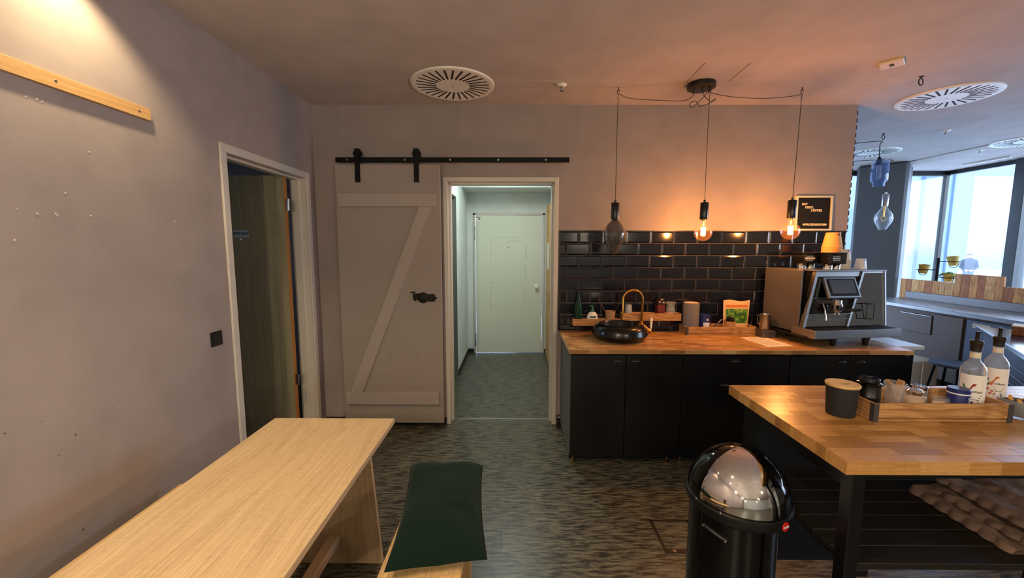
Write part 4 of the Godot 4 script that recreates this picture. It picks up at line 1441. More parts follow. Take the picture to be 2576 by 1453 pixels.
	for w in [["BUT", -0.079, 0.219], ["FIRST,", -0.037, 0.193], ["COFFEE", 0.021, 0.167], ["PAUSENRAUM", 0.014, 0.050]]:
		at_mesh(text_mesh(w[0], 0.0185, 0.002, true), Vector3(w[1], w[2], 0.0095), "letters", "letter_cream", lb)
	for x in [-0.080, 0.106]:
		m = mb()
		m.prism([Vector2(0, -0.008), Vector2(0.009, 0.002), Vector2(0.008, 0.007), Vector2(0.004, 0.008), Vector2(0, 0.004), Vector2(-0.004, 0.008), Vector2(-0.008, 0.007), Vector2(-0.009, 0.002)], -0.001, 0.001)
		at_mesh(m, Vector3(x, 0.050, 0.0095), "heart", "letter_cream", lb)

# ---------------------------------------------------------------- coffee machine
func build_coffee_machine():
	var m: MB
	var o := thing("coffee_machine", "chrome espresso machine with touch screen on the end of the worktop", "coffee machine", Vector3(2.09, HC, -2.80), deg_to_rad(8))
	var T := 0.128  # tray rim
	var H := 0.553  # top
	m = mb()
	m.box(Vector3(0.435, 0.096, -0.035), Vector3(0.72, 0.062, 0.012), 0.004)
	m.box(Vector3(0.435, 0.096, -0.235), Vector3(0.72, 0.062, 0.012), 0.003)
	for x in [0.081, 0.789]: m.box(Vector3(x, 0.096, -0.135), Vector3(0.012, 0.062, 0.2), 0.003)
	m.box(Vector3(0.435, 0.078, -0.135), Vector3(0.70, 0.014, 0.196))
	var tray := put(m, "drip_tray", "steel_brushed", o)
	m = mb()
	for k in 23: m.box(Vector3(0.10 + k * 0.0304, 0.121, -0.135), Vector3(0.006, 0.006, 0.19))
	put(m, "tray_grid", "steel", tray)
	m = mb()
	m.box(Vector3(0.43, 0.066, -0.33), Vector3(0.74, 0.012, 0.46), 0.003)
	put(m, "base_plate", "black_plastic", o)
	for p in [[0.30, -0.10], [0.55, -0.075], [0.25, -0.45], [0.6, -0.45]]:
		m = mb()
		m.lathe([Vector2(0, 0), Vector2(0.018, 0), Vector2(0.019, 0.004), Vector2(0.027, 0.058), Vector2(0.027, 0.064)], 16)
		at_mesh(m, Vector3(p[0], 0, p[1]), "foot", "black_plastic", o)
	m = mb()
	m.box(Vector3(0.107, 0.318, -0.388), Vector3(0.014, 0.476, 0.365), 0.003)
	put(m, "side_panel", "panel_beige", o)
	m = mb()
	m.box(Vector3(0.525, 0.315, -0.40), Vector3(0.60, 0.47, 0.34), 0.004)
	m.box(Vector3(0.17, 0.315, -0.44), Vector3(0.11, 0.47, 0.26), 0.004)
	put(m, "body", "black_plastic", o)
	m = mb()
	m.box(Vector3(0.52, H - 0.004, -0.385), Vector3(0.61, 0.010, 0.38), 0.003)
	m.box(Vector3(0.17, H - 0.004, -0.44), Vector3(0.09, 0.010, 0.27), 0.003)
	put(m, "cup_tray", "steel_brushed", o)
	# leaning front: y up the front from the tray to the top
	var fz := func(y: float) -> float: return -0.165 - 0.055 * (y - T) / (H - T)
	var fp := func(x: float, y: float, out: float) -> Vector3: return Vector3(x, y, fz.call(y) + out)
	# left leg, middle leg, right edge as x at the bottom and the top
	var lx := [0.09, 0.225]
	var mx := [0.465, 0.625]
	var rx := [0.80, 0.815]
	var xat := func(e: Array, y: float) -> float: return lerpf(e[0], e[1], (y - T) / (H - T))
	var bar := func(called: String, e: Array, w: float):
		var q := mb()
		var a: Vector3 = fp.call(e[0], T, 0.0)
		var b: Vector3 = fp.call(e[1], H, 0.0)
		q.face([a + Vector3(0, 0, 0.012), a + Vector3(w, 0, 0.012), b + Vector3(w, 0, 0.012), b + Vector3(0, 0, 0.012)])
		q.face([a + Vector3(0, 0, -0.02), a + Vector3(0, 0, 0.012), b + Vector3(0, 0, 0.012), b + Vector3(0, 0, -0.02)])
		q.face([a + Vector3(w, 0, 0.012), a + Vector3(w, 0, -0.02), b + Vector3(w, 0, -0.02), b + Vector3(w, 0, 0.012)])
		put(q, called, "steel_brushed", o)
	bar.call("front_leg", lx, 0.022)
	bar.call("front_leg", mx, 0.018)
	bar.call("front_leg", rx, 0.012)
	var panel := func(called: String, e0: Array, e1: Array, y0: float, y1: float, out: float, material: String):
		var q := mb()
		var c := [fp.call(xat.call(e0, y0), y0, out), fp.call(xat.call(e1, y0), y0, out), fp.call(xat.call(e1, y1), y1, out), fp.call(xat.call(e0, y1), y1, out)]
		q.face(c)
		var d := []
		for p in c: d.append(p + Vector3(0, 0, -0.008))
		for i in 4: q.face([d[i], d[(i + 1) % 4], c[(i + 1) % 4], c[i]])
		q.face([d[3], d[2], d[1], d[0]])
		return put(q, called, material, o)
	panel.call("top_fascia", lx, mx, 0.505, H, 0.002, "steel_brushed")
	panel.call("screen_surround", lx, mx, 0.345, 0.503, -0.004, "black_gloss")
	panel.call("group_recess", lx, mx, 0.225, 0.343, -0.012, "black_gloss")
	panel.call("mirror_panel", lx, mx, T + 0.004, 0.223, 0.0, "polished_steel")
	panel.call("mirror_side", [mx[0] + 0.018, mx[1] + 0.018], rx, T + 0.004, 0.525, 0.003, "polished_steel")
	panel.call("mirror_cap", [mx[0] + 0.018, mx[1] + 0.018], rx, 0.529, H, 0.006, "steel_brushed")
	for y in [0.343, 0.224, 0.186]:
		m = mb()
		m.tube([fp.call(xat.call(lx, y) + 0.02, y, 0.008), fp.call(xat.call(mx, y), y, 0.008)], 0.0035, 6)
		put(m, "trim_bar", "steel", o)
	# tilted touch screen
	var sc := Node3D.new()
	sc.name = "touch_screen"
	o.add_child(sc)
	sc.position = fp.call(0.415, 0.425, 0.036)
	sc.rotation = Vector3(-0.42, 0, 0)
	m = mb()
	m.box(Vector3(0, 0, -0.012), Vector3(0.275, 0.165, 0.026), 0.004)
	put(m, "bezel", "steel_brushed", sc)
	m = mb()
	m.box(Vector3(0, 0, 0.002), Vector3(0.238, 0.136, 0.004), 0.001)
	put(m, "screen_border", "black_gloss", sc)
	m = mb()
	m.box(Vector3(0, 0.006, 0.0045), Vector3(0.205, 0.108, 0.002))
	put(m, "screen_face", "screen_off", sc)
	# group head, portafilter and spout
	m = mb()
	var gp: Vector3 = fp.call(0.345, 0.285, 0.05)
	m.lathe([Vector2(0, -0.02), Vector2(0.032, -0.02), Vector2(0.036, -0.01), Vector2(0.036, 0.018), Vector2(0.030, 0.026), Vector2(0.030, 0.05), Vector2(0, 0.05)], 24, gp)
	m.box(gp + Vector3(0, 0.03, -0.04), Vector3(0.06, 0.045, 0.08), 0.008)
	put(m, "group_head", "chrome", o)
	m = mb()
	m.lathe([Vector2(0, -0.046), Vector2(0.018, -0.044), Vector2(0.031, -0.03), Vector2(0.033, -0.02)], 20, gp)
	m.tube([gp + Vector3(-0.01, -0.044, 0), gp + Vector3(-0.02, -0.062, 0)], 0.006, 8)
	m.tube([gp + Vector3(0.01, -0.044, 0), gp + Vector3(0.02, -0.062, 0)], 0.006, 8)
	put(m, "filter_holder", "chrome", o)
	m = mb()
	m.tube(smooth_path([gp + Vector3(0.02, -0.028, 0.02), gp + Vector3(0.06, -0.02, 0.05), gp + Vector3(0.12, -0.014, 0.08)], 4), [0.006, 0.007, 0.008, 0.01, 0.011, 0.012, 0.012, 0.012, 0.009], 10)
	put(m, "filter_handle", "black_plastic", o)
	m = mb()
	m.tube(smooth_path([gp + Vector3(-0.09, 0.02, -0.03), gp + Vector3(-0.10, -0.02, 0.0), gp + Vector3(-0.102, -0.10, 0.02)], 4), 0.005, 8)
	put(m, "steam_wand", "chrome", o)
	# wire jug rest on the mirror
	m = mb()
	var c: Vector3 = fp.call(0.635, 0.30, 0.008)
	for y in [0.0, -0.115]:
		m.tube([c + Vector3(-0.032, y, 0), c + Vector3(-0.032, y, 0.045), c + Vector3(0.032, y, 0.045), c + Vector3(0.032, y, 0), c + Vector3(-0.032, y, 0)], 0.0025, 6)
	for x in [-0.032, 0.032]: m.tube([c + Vector3(x, 0, 0.045), c + Vector3(x, -0.115, 0.045)], 0.0025, 6)
	put(m, "wire_rest", "black_iron", o)
	# on the lid: two bean hoppers, cup stacks, steel cups
	var spot := func(x: float, y: float, z: float) -> Vector3: return o.transform * Vector3(x, y, z)
	var turn := o.rotation.y
	for h in [["smoked bean hopper with an arrow label, nearest the tiled wall", 0.315, -0.41, "ESPRESSO", 0.125], ["smoked bean hopper under the stack of orange kraft cups", 0.470, -0.33, "KAFFEE", 0.15]]:
		var hp := thing("bean_hopper", h[0], "hopper", spot.call(h[1], H + 0.0012, h[2]), turn, "bean hoppers on the coffee machine")
		m = mb()
		m.lathe([Vector2(0, 0), Vector2(0.032, 0), Vector2(0.032, 0.036), Vector2(0.028, 0.042)], 24, Vector3(-0.03, 0, 0))
		m.lathe([Vector2(0, 0), Vector2(0.028, 0), Vector2(0.028, 0.036), Vector2(0.024, 0.042)], 24, Vector3(0.04, 0, 0.005))
		put(m, "collar", "chrome", hp)
		m = mb()
		m.box(Vector3(0, 0.083, 0), Vector3(h[4], 0.08, 0.12), 0.006)
		put(m, "bin", "hopper_smoke", hp)
		m = mb()
		m.box(Vector3(0, 0.066, 0), Vector3(h[4] - 0.016, 0.044, 0.106), 0.004)
		put(m, "beans", "cork_brown", hp)
		m = mb()
		m.box(Vector3(0, 0.127, 0), Vector3(h[4] + 0.006, 0.008, 0.126), 0.003)
		put(m, "lid", "black_plastic", hp)
		m = mb()
		m.box(Vector3(-0.02, 0.101, 0.0605), Vector3(0.062, 0.0022, 0.001))
		m.box(Vector3(-0.02, 0.069, 0.0605), Vector3(0.062, 0.0022, 0.001))
		put(m, "label_rule", "tin_white", hp)
		at_mesh(text_mesh(h[3], 0.014, 0.0008, true), Vector3(-0.02, 0.085, 0.0608), "lettering", "tin_white", hp)
	# nested cups, rim down
	var stack := func(label: String, group: String, n: int, x: float, y: float, z: float, r0: float, r1: float, hgt: float, step: float, material: String, printed: String):
		for k in n:
			var q := mb()
			q.lathe([Vector2(r1 - 0.0015, 0.001), Vector2(r1 + 0.001, 0), Vector2(r1 + 0.0022, 0.002), Vector2(r1, 0.0045), Vector2(r0, hgt), Vector2(r0 - 0.003, hgt), Vector2(r0 - 0.004, hgt - 0.004), Vector2(0, hgt - 0.004)], 24)
			var cu := solo(q, "paper_cup", material, ["topmost", "second", "third", "fourth", "fifth", "sixth", "seventh", "lowest"][7 if k == 0 else n - 1 - k] + ("" if k == 0 or k == n - 1 else " from the top") + " " + label, "cup", spot.call(x, y + step * k, z), turn, group)
			if k == n - 1:
				q = mb()
				q.lathe([Vector2(r0 + (r1 - r0) * 0.20 + 0.0006, hgt * 0.80), Vector2(r0 + (r1 - r0) * 0.09 + 0.0006, hgt * 0.91)], 4, Vector3.ZERO, PI / 2 - 0.2, PI / 2 + 0.2)
				put(q, "printed_mark", printed, cu)
	stack.call("orange kraft cup of the upturned stack on the bean hopper", "orange kraft cups on the hopper", 6, 0.462, H + 0.1325, -0.33, 0.046, 0.066, 0.118, 0.0075, "kraft_cup", "print_red")
	stack.call("cream cup of the tall upturned stack beside the bean hoppers", "cream cups on the coffee machine", 8, 0.62, H + 0.0012, -0.37, 0.034, 0.047, 0.09, 0.0095, "paper", "print_red")
	stack.call("white cup of the low upturned stack on the coffee machine", "white cups on the coffee machine", 2, 0.70, H + 0.0012, -0.30, 0.030, 0.039, 0.075, 0.008, "tin_white", "print_red")

# ---------------------------------------------------------------- pendant lamps
func bulb_globe() -> Array:
	# a G125-like globe hanging below y = 0
	var p := []
	for i in 15:
		var a := -PI / 2 + PI * i / 14.0 * 0.88
		p.append(Vector2(0.064 * cos(a), -0.098 + 0.064 * sin(a)))
	p.append_array([Vector2(0.022, -0.032), Vector2(0.017, -0.018), Vector2(0.0165, -0.006)])
	return p

func pendant_drop(o: Node3D, cord: Array, sock: Vector3, sock_h: float, kind: String, r := 0.0022):
	# cord to the top of the socket, socket hanging down from there, bulb below
	var m := mb()
	m.tube(cord, r, 6)
	put(m, "cord", "cable_black", o)
	m = mb()
	m.lathe([Vector2(0, -sock_h), Vector2(0.029, -sock_h), Vector2(0.030, -sock_h + 0.003), Vector2(0.030, -0.022), Vector2(0.028, -0.019), Vector2(0.009, -0.018), Vector2(0.009, 0), Vector2(0, 0.001)], 24, sock)
	put(m, "lamp_socket", "lampholder", o)
	var b := sock + Vector3(0, -sock_h, 0)
	m = mb()
	m.lathe([Vector2(0, -0.014), Vector2(0.015, -0.012), Vector2(0.016, 0.002)], 16, b)
	put(m, "bulb_cap", "brass" if kind != "smoke" else "black_plastic", o)
	m = mb()
	if kind == "smoke":
		m.lathe([Vector2(0, -0.262), Vector2(0.018, -0.262), Vector2(0.030, -0.252), Vector2(0.05, -0.215), Vector2(0.072, -0.16), Vector2(0.080, -0.12), Vector2(0.076, -0.085), Vector2(0.058, -0.045), Vector2(0.035, -0.018), Vector2(0.022, -0.008), Vector2(0.017, 0)], 36, b, 0, TAU, 60)
		put(m, "bulb_glass", "bulb_smoke", o)
		m = mb()
		m.tube([b + Vector3(0, -0.01, 0), b + Vector3(0, -0.10, 0)], 0.005, 8)
		put(m, "bulb_stem", "glass_clear", o)
		return
	m.lathe(bulb_globe(), 32, b, 0, TAU, 60)
	put(m, "bulb_glass", "bulb_amber", o)
	m = mb()
	m.lathe([Vector2(0, -0.05), Vector2(0.004, -0.05), Vector2(0.006, -0.03), Vector2(0.010, -0.012)], 10, b)
	put(m, "bulb_stem", "glass_clear", o)
	# zigzag filament cage
	m = mb()
	var pts := []
	for k in 25:
		var a := TAU * k / 24.0
		pts.append(b + Vector3(cos(a) * 0.014, -0.085 + (0.026 if k % 2 == 0 else -0.034), sin(a) * 0.014))
	m.tube(pts, 0.0032, 5)
	put(m, "filament", "filament", o)
	var l := OmniLight3D.new()
	l.name = "bulb_light"
	l.light_color = Color(1.0, 0.64, 0.34)
	l.light_energy = 0.45
	l.omni_range = 14.0
	l.omni_attenuation = 2.0
	l.light_size = 0.02
	l.shadow_enabled = true
	l.position = b + Vector3(0, -0.088, 0)
	o.add_child(l)

func build_pendants():
	var m: MB
	var o := thing("pendant_lamp", "black pendant lamp with three cords and bare bulbs over the worktop", "pendant lamp", Vector3(1.337, CEIL, -3.02))
	m = mb()
	m.lathe([Vector2(0, -0.034), Vector2(0.088, -0.034), Vector2(0.095, -0.030), Vector2(0.097, -0.004), Vector2(0.097, 0)], 40)
	put(m, "canopy", "lampholder", o)
	for x in [-0.062, 0.0, 0.058]:
		m = mb()
		m.lathe([Vector2(0, -0.056), Vector2(0.006, -0.056), Vector2(0.009, -0.034)], 10, Vector3(x, 0, 0.02))
		put(m, "cord_grip", "black_plastic", o)
	for x in [0.758 - 1.337, 1.425 - 1.337, 2.10 - 1.337]:
		m = mb()
		m.tube([Vector3(x, 0, -0.06), Vector3(x, -0.02, -0.06)], 0.003, 6)
		m.tube(arc(Vector3(x, -0.028, -0.06), 0.009, -0.4, TAU * 0.72, 12), 0.0026, 6)
		put(m, "cord_hook", "black_iron", o)
	var hx := 0.758 - 1.337
	pendant_drop(o, smooth_path([Vector3(-0.062, -0.05, 0.02), Vector3(-0.066, -0.09, 0.015), Vector3(-0.13, -0.115, 0.0), Vector3(-0.33, -0.10, -0.03), Vector3(-0.50, -0.078, -0.055), Vector3(hx, -0.045, -0.06), Vector3(hx, -0.08, -0.06), Vector3(hx, -0.4, -0.06), Vector3(hx + 0.002, CEIL * 0.0 - 0.81, -0.06)], 5), Vector3(hx + 0.002, 1.93 - CEIL, -0.06), 0.142, "smoke")
	hx = 1.428 - 1.337
	pendant_drop(o, smooth_path([Vector3(0.0, -0.05, 0.02), Vector3(0.01, -0.09, 0.03), Vector3(0.06, -0.125, 0.02), Vector3(0.11, -0.10, 0.0), Vector3(0.06, -0.135, 0.0), Vector3(-0.01, -0.155, 0.01), Vector3(-0.04, -0.125, 0.015), Vector3(-0.085, -0.14, 0.02), Vector3(-0.07, -0.17, 0.02), Vector3(0.0, -0.11, 0.01), Vector3(0.06, -0.05, -0.04), Vector3(hx, -0.03, -0.06), Vector3(hx, -0.09, -0.06), Vector3(hx, -0.4, -0.06), Vector3(hx + 0.004, -0.81, -0.06)], 5), Vector3(hx + 0.004, 1.932 - CEIL, -0.06), 0.145, "amber")
	hx = 2.10 - 1.337
	pendant_drop(o, smooth_path([Vector3(0.058, -0.05, 0.02), Vector3(0.075, -0.068, 0.012), Vector3(0.25, -0.085, -0.015), Vector3(0.5, -0.085, -0.04), Vector3(0.72, -0.06, -0.058), Vector3(hx, -0.045, -0.06), Vector3(hx, -0.08, -0.06), Vector3(hx - 0.004, -0.4, -0.06), Vector3(hx - 0.01, -0.79, -0.06)], 5), Vector3(hx - 0.01, 1.950 - CEIL, -0.06), 0.152, "amber")
	# the two in the bar
	o = thing("glass_pendant", "blue glass jar pendant lamp hanging in front of the column", "pendant lamp", Vector3(3.956, CEIL, -4.511))
	m = mb()
	m.tube(smooth_path([Vector3(-1.2, -0.10, -0.02), Vector3(-0.4, -0.055, 0), Vector3(0, -0.02, 0), Vector3(0.004, -0.06, 0), Vector3(0.01, -0.2, 0)], 4), 0.004, 6)
	put(m, "cord", "cable_black", o)
	m = mb()
	m.lathe([Vector2(0.026, -0.27), Vector2(0.026, -0.215), Vector2(0.007, -0.185), Vector2(0, -0.185)], 16, Vector3(0.012, 0, 0))
	put(m, "lamp_socket", "black_plastic", o)
	m = mb()
	m.lathe([Vector2(0, -0.502), Vector2(0.049, -0.502), Vector2(0.052, -0.497), Vector2(0.052, -0.465), Vector2(0.073, -0.437), Vector2(0.075, -0.425), Vector2(0.075, -0.262), Vector2(0.070, -0.235), Vector2(0.044, -0.213), Vector2(0.026, -0.212)], 32, Vector3(0.03, 0, 0), 0, TAU, 50)
	put(m, "lamp_jar", "glass_blue", o)
	m = mb()
	m.lathe([Vector2(0, -0.43), Vector2(0.016, -0.42), Vector2(0.02, -0.40), Vector2(0.02, -0.28), Vector2(0.014, -0.27)], 14, Vector3(0.018, 0, 0), 0, TAU, 50)
	put(m, "lamp_tube", "glass_clear", o)
	o = thing("bulb_pendant", "clear diamond-shaped bulb pendant with chrome socket in front of the column", "pendant lamp", Vector3(4.924, CEIL, -5.45))
	m = mb()
	m.tube(smooth_path([Vector3(-1.9, -0.10, 0.1), Vector3(-0.8, -0.06, 0.04), Vector3(0.0, -0.02, 0), Vector3(0, -0.08, 0), Vector3(-0.002, -0.3, 0), Vector3(-0.004, -0.45, 0)], 4), 0.004, 6)
	put(m, "cord", "cable_black", o)
	m = mb()
	m.lathe([Vector2(0, -0.62), Vector2(0.036, -0.62), Vector2(0.037, -0.47), Vector2(0.032, -0.462), Vector2(0.012, -0.46), Vector2(0.012, -0.44), Vector2(0, -0.44)], 24)
	put(m, "lamp_socket", "steel", o)
	m = mb()
	m.lathe([Vector2(0, -0.93), Vector2(0.039, -0.93), Vector2(0.042, -0.92), Vector2(0.092, -0.825), Vector2(0.099, -0.78), Vector2(0.091, -0.735), Vector2(0.050, -0.665), Vector2(0.032, -0.645), Vector2(0.028, -0.62)], 36, Vector3.ZERO, 0, TAU, 60)
	put(m, "bulb_glass", "bulb_clear", o)
	m = mb()
	m.tube([Vector3(0, -0.62, 0), Vector3(0, -0.76, 0)], 0.01, 8)
	m.tube(arc(Vector3(0, -0.78, 0), 0.035, 0, TAU, 16), 0.003, 5)
	put(m, "filament_frame", "brass", o)
	# hall ceiling lamp
	o = thing("hall_lamp", "white tube lamp on the hall ceiling", "ceiling lamp", Vector3(-0.1, CEIL, -4.35))
	m = mb()
	m.box(Vector3(0, -0.02, 0), Vector3(0.14, 0.04, 0.9), 0.006)
	put(m, "housing", "white_plastic", o)
	m = mb()
	m.box(Vector3(0, -0.052, 0), Vector3(0.10, 0.022, 0.86), 0.008)
	put(m, "lamp_diffuser", "hall_tube", o)
	var l := AreaLight3D.new()
	l.name = "hall_light"
	l.area_size = Vector2(0.10, 0.86)
	l.light_color = Color(0.93, 1.0, 0.97)
	l.light_energy = 2.3
	l.area_range = 12.0
	l.shadow_enabled = true
	l.position = Vector3(0, -0.068, 0)
	l.rotation.x = -PI / 2
	o.add_child(l)

# ---------------------------------------------------------------- island
func build_island():
	var m: MB
	var xa := 0.988
	var xb := 2.50
	var za := -1.133
	var zb := -1.793
	var top := thing("island_worktop", "thick butcher-block worktop of the island, made of short staves", "worktop")
	var rows := 16
	var rw := (za - zb) / rows
	for j in rows:
		var x := xa
		while x < xb - 0.001:
			var l := rng.randf_range(0.055, 0.17) if x > xa else rng.randf_range(0.03, 0.17)
			var x0 := x
			var x1 := minf(x + l, xb)
			if xb - x1 < 0.03: x1 = xb
			if true:
				m = mb()
				m.uvo = Vector2(rng.randf() * 3.0, rng.randf() * 3.0)
				m.box(Vector3((x0 + x1) / 2, HI - 0.021, zb + rw * (j + 0.5)), Vector3(x1 - x0 - 0.0003, 0.042, rw - 0.0003), 0.0004 if j > 0 and j < rows - 1 else 0.0012)
				put(m, "stave", "stave_%d" % (rng.randi() % 5), top)
				x = x1
	var fr := thing("island_unit", "black slatted base under the island worktop", "kitchen island")
	for p in [[1.034, -1.160], [2.45, -1.165], [1.075, -1.755], [2.45, -1.755]]:
		m = mb()
		m.grain = 1
		m.box(Vector3(p[0], (HI - 0.043) / 2, p[1]), Vector3(0.040, HI - 0.043, 0.045), 0.003)
		put(m, "post", "black_front", fr)
	m = mb()
	m.box(Vector3(1.735, 0.893, -1.175), Vector3(1.35, 0.028, 0.02), 0.002)
	put(m, "front_rail", "black_front", fr)
	m = mb()
	m.box(Vector3(1.045, 0.87, -1.46), Vector3(0.02, 0.07, 0.52), 0.002)
	put(m, "side_rail", "black_front", fr)
	m = mb()
	m.box(Vector3(1.76, 0.50, -1.765), Vector3(1.32, 0.78, 0.016), 0.002)
	put(m, "back_panel", "navy_front", fr)
	for k in 7:
		m = mb()
		m.uvo = Vector2(rng.randf() * 3.0, rng.randf() * 3.0)
		m.box(Vector3(1.735, 0.589, -1.198 - 0.0765 * k), Vector3(1.368, 0.022, 0.0735), 0.002)
		put(m, "shelf_slat", "stained_black", fr)
	for x in [1.09, 2.38]:
		m = mb()
		m.box(Vector3(x, 0.566, -1.43), Vector3(0.04, 0.024, 0.54), 0.002)
		put(m, "shelf_bearer", "black_front", fr)
	# folded cloth with a scalloped hem on the slatted shelf
	var cl := thing("folded_blanket", "folded brown blanket with scalloped hem on the slatted island shelf", "blanket", Vector3(1.60, 0.600, -1.20))
	# each layer: a soft sheet whose left hem is scalloped; u runs from the hem to the right, v to the back
	var wn := noise(44, 1.0, FastNoiseLite.TYPE_SIMPLEX_SMOOTH, 3)
	for k in 3:
		var y0 := 0.004 + 0.022 * k
		var sheet := func(u: float, v: float) -> Vector3:
			var hem: float = -0.010 * pow(absf(sin((v * 7.0 + 0.4 * k) * PI)), 0.7)
			var x: float = lerpf(hem + 0.055 * k, 0.46, u)
			var drop: float = exp(-u * 70.0)
			var y: float = y0 + (0.012 + 0.020 * wn.get_noise_2d(u * 2.4 + k * 7.0, v * 1.2) + 0.0015 * sin(v * 26.0 + u * 22.0 + k)) * (1.0 - drop)
			return Vector3(x, maxf(y, 0.002), 0.0 - 0.34 * v)
		m = mb()
		m.grid(sheet, 40, 60)
		m.grid(func(u, v): return sheet.call(u, v) * Vector3(1, 0, 1) + Vector3(0.0, y0 - 0.002, 0), 10, 60, true)
		put(m, "fold", "napkin", cl)

# ---------------------------------------------------------------- goods on the island
func syrup_bottle(label: String, at: Vector3, turn: float, fruit: String, full: bool):
	var o := thing("syrup_bottle", label, "bottle", at, turn, "syrup bottles on the island")
	var m := mb()
	m.lathe([Vector2(0, 0.003), Vector2(0.031, 0), Vector2(0.035, 0.005), Vector2(0.0355, 0.125), Vector2(0.0355, 0.150), Vector2(0.033, 0.166), Vector2(0.024, 0.182), Vector2(0.017, 0.190), Vector2(0.0145, 0.198), Vector2(0.0135, 0.232)], 32)
	put(m, "glass", "glass_clear", o)
	m = mb()
	m.lathe([Vector2(0, 0.005), Vector2(0.0325, 0.006), Vector2(0.0335, 0.022 if not full else 0.04), Vector2(0, 0.022 if not full else 0.04)], 24)
	put(m, "syrup", "syrup", o)
	m = mb()
	m.lathe([Vector2(0.0145, 0.228), Vector2(0.0165, 0.230), Vector2(0.0165, 0.252), Vector2(0.0185, 0.256), Vector2(0.0185, 0.266), Vector2(0.0155, 0.270), Vector2(0, 0.270)], 20)
	put(m, "collar", "cork_brown", o)
	m = mb()
	m.lathe([Vector2(0.007, 0.268), Vector2(0.006, 0.296), Vector2(0.0075, 0.300), Vector2(0.0075, 0.304), Vector2(0, 0.304)], 12)
	put(m, "pourer", "black_plastic", o)
	m = mb()
	m.lathe([Vector2(0.0150, 0.203), Vector2(0.0145, 0.224)], 16, Vector3.ZERO, PI / 2 - 1.7, PI / 2 + 1.7)
	put(m, "neck_label", "label_paper", o)
	var R := 0.0362
	var patch := func(called: String, pts: Array, material: String, lift: float, par: Node):
		# a flat outline (x along the label, y up) bent round the bottle
		var q := mb()
		var poly := PackedVector2Array(pts)
		var ix := Geometry2D.triangulate_polygon(poly)
		for i in range(0, ix.size(), 3):
			var tr := []
			for j in 3:
				var p: Vector2 = poly[ix[i + j]] * Vector2(1.0, 1.12) + Vector2(0, 0.003)
				tr.append(Vector3(sin(p.x / R) * (R + lift), p.y, cos(p.x / R) * (R + lift)))
			if (tr[1] - tr[0]).cross(tr[2] - tr[0]).dot(tr[0] * Vector3(1, 0, 1)) < 0: tr.reverse()
			q.face(tr)
		return put(q, called, material, par)
	m = mb()
	m.lathe([Vector2(R, 0.010), Vector2(R, 0.142)], 28, Vector3.ZERO, PI / 2 - 1.35, PI / 2 + 1.25)
	var lab := put(m, "label", "label_white", o)
	# red or orange sash, pale diamond with the name, leaves and fruit
	patch.call("diamond", [Vector2(-0.016, 0.060), Vector2(0.004, 0.096), Vector2(0.026, 0.066), Vector2(0.006, 0.026)], "label_paper", 0.0007, lab)
	patch.call("sash", [Vector2(-0.022, 0.066), Vector2(-0.016, 0.058), Vector2(0.004, 0.094), Vector2(-0.004, 0.096)], "label_red" if fruit == "label_purple" else "label_orange", 0.0009, lab)
	for p in [[-0.028, 0.084, 0.5], [-0.026, 0.062, -0.6], [0.014, 0.026, 0.2]]:
		var c := Vector2(p[0], p[1])
		var d := Vector2.from_angle(PI / 2 + p[2])
		patch.call("leaf_print", [c - d * 0.012, c + d.orthogonal() * 0.003, c + d * 0.012, c - d.orthogonal() * 0.003], "label_green", 0.0010, lab)
	for p in [[-0.024, 0.046], [-0.012, 0.040], [-0.004, 0.030], [-0.016, 0.030], [0.002, 0.022]]:
		var ring := []
		for i in 8: ring.append(Vector2(p[0], p[1]) + Vector2.from_angle(TAU * i / 8.0) * 0.0042)
		patch.call("fruit_print", ring, fruit, 0.0011, lab)
	var tx := put(bent_text("Giffard", 0.0070, R + 0.0012), "lettering", "label_text", lab)
	tx.position.y = 0.079
	tx.rotation.y = 0.16
	for k in 3:
		patch.call("small_print", [Vector2(-0.010 + 0.003 * k, 0.054 - 0.007 * k), Vector2(0.020 - 0.003 * k, 0.054 - 0.007 * k), Vector2(0.020 - 0.003 * k, 0.056 - 0.007 * k), Vector2(-0.010 + 0.003 * k, 0.056 - 0.007 * k)], "label_text", 0.0011, lab)

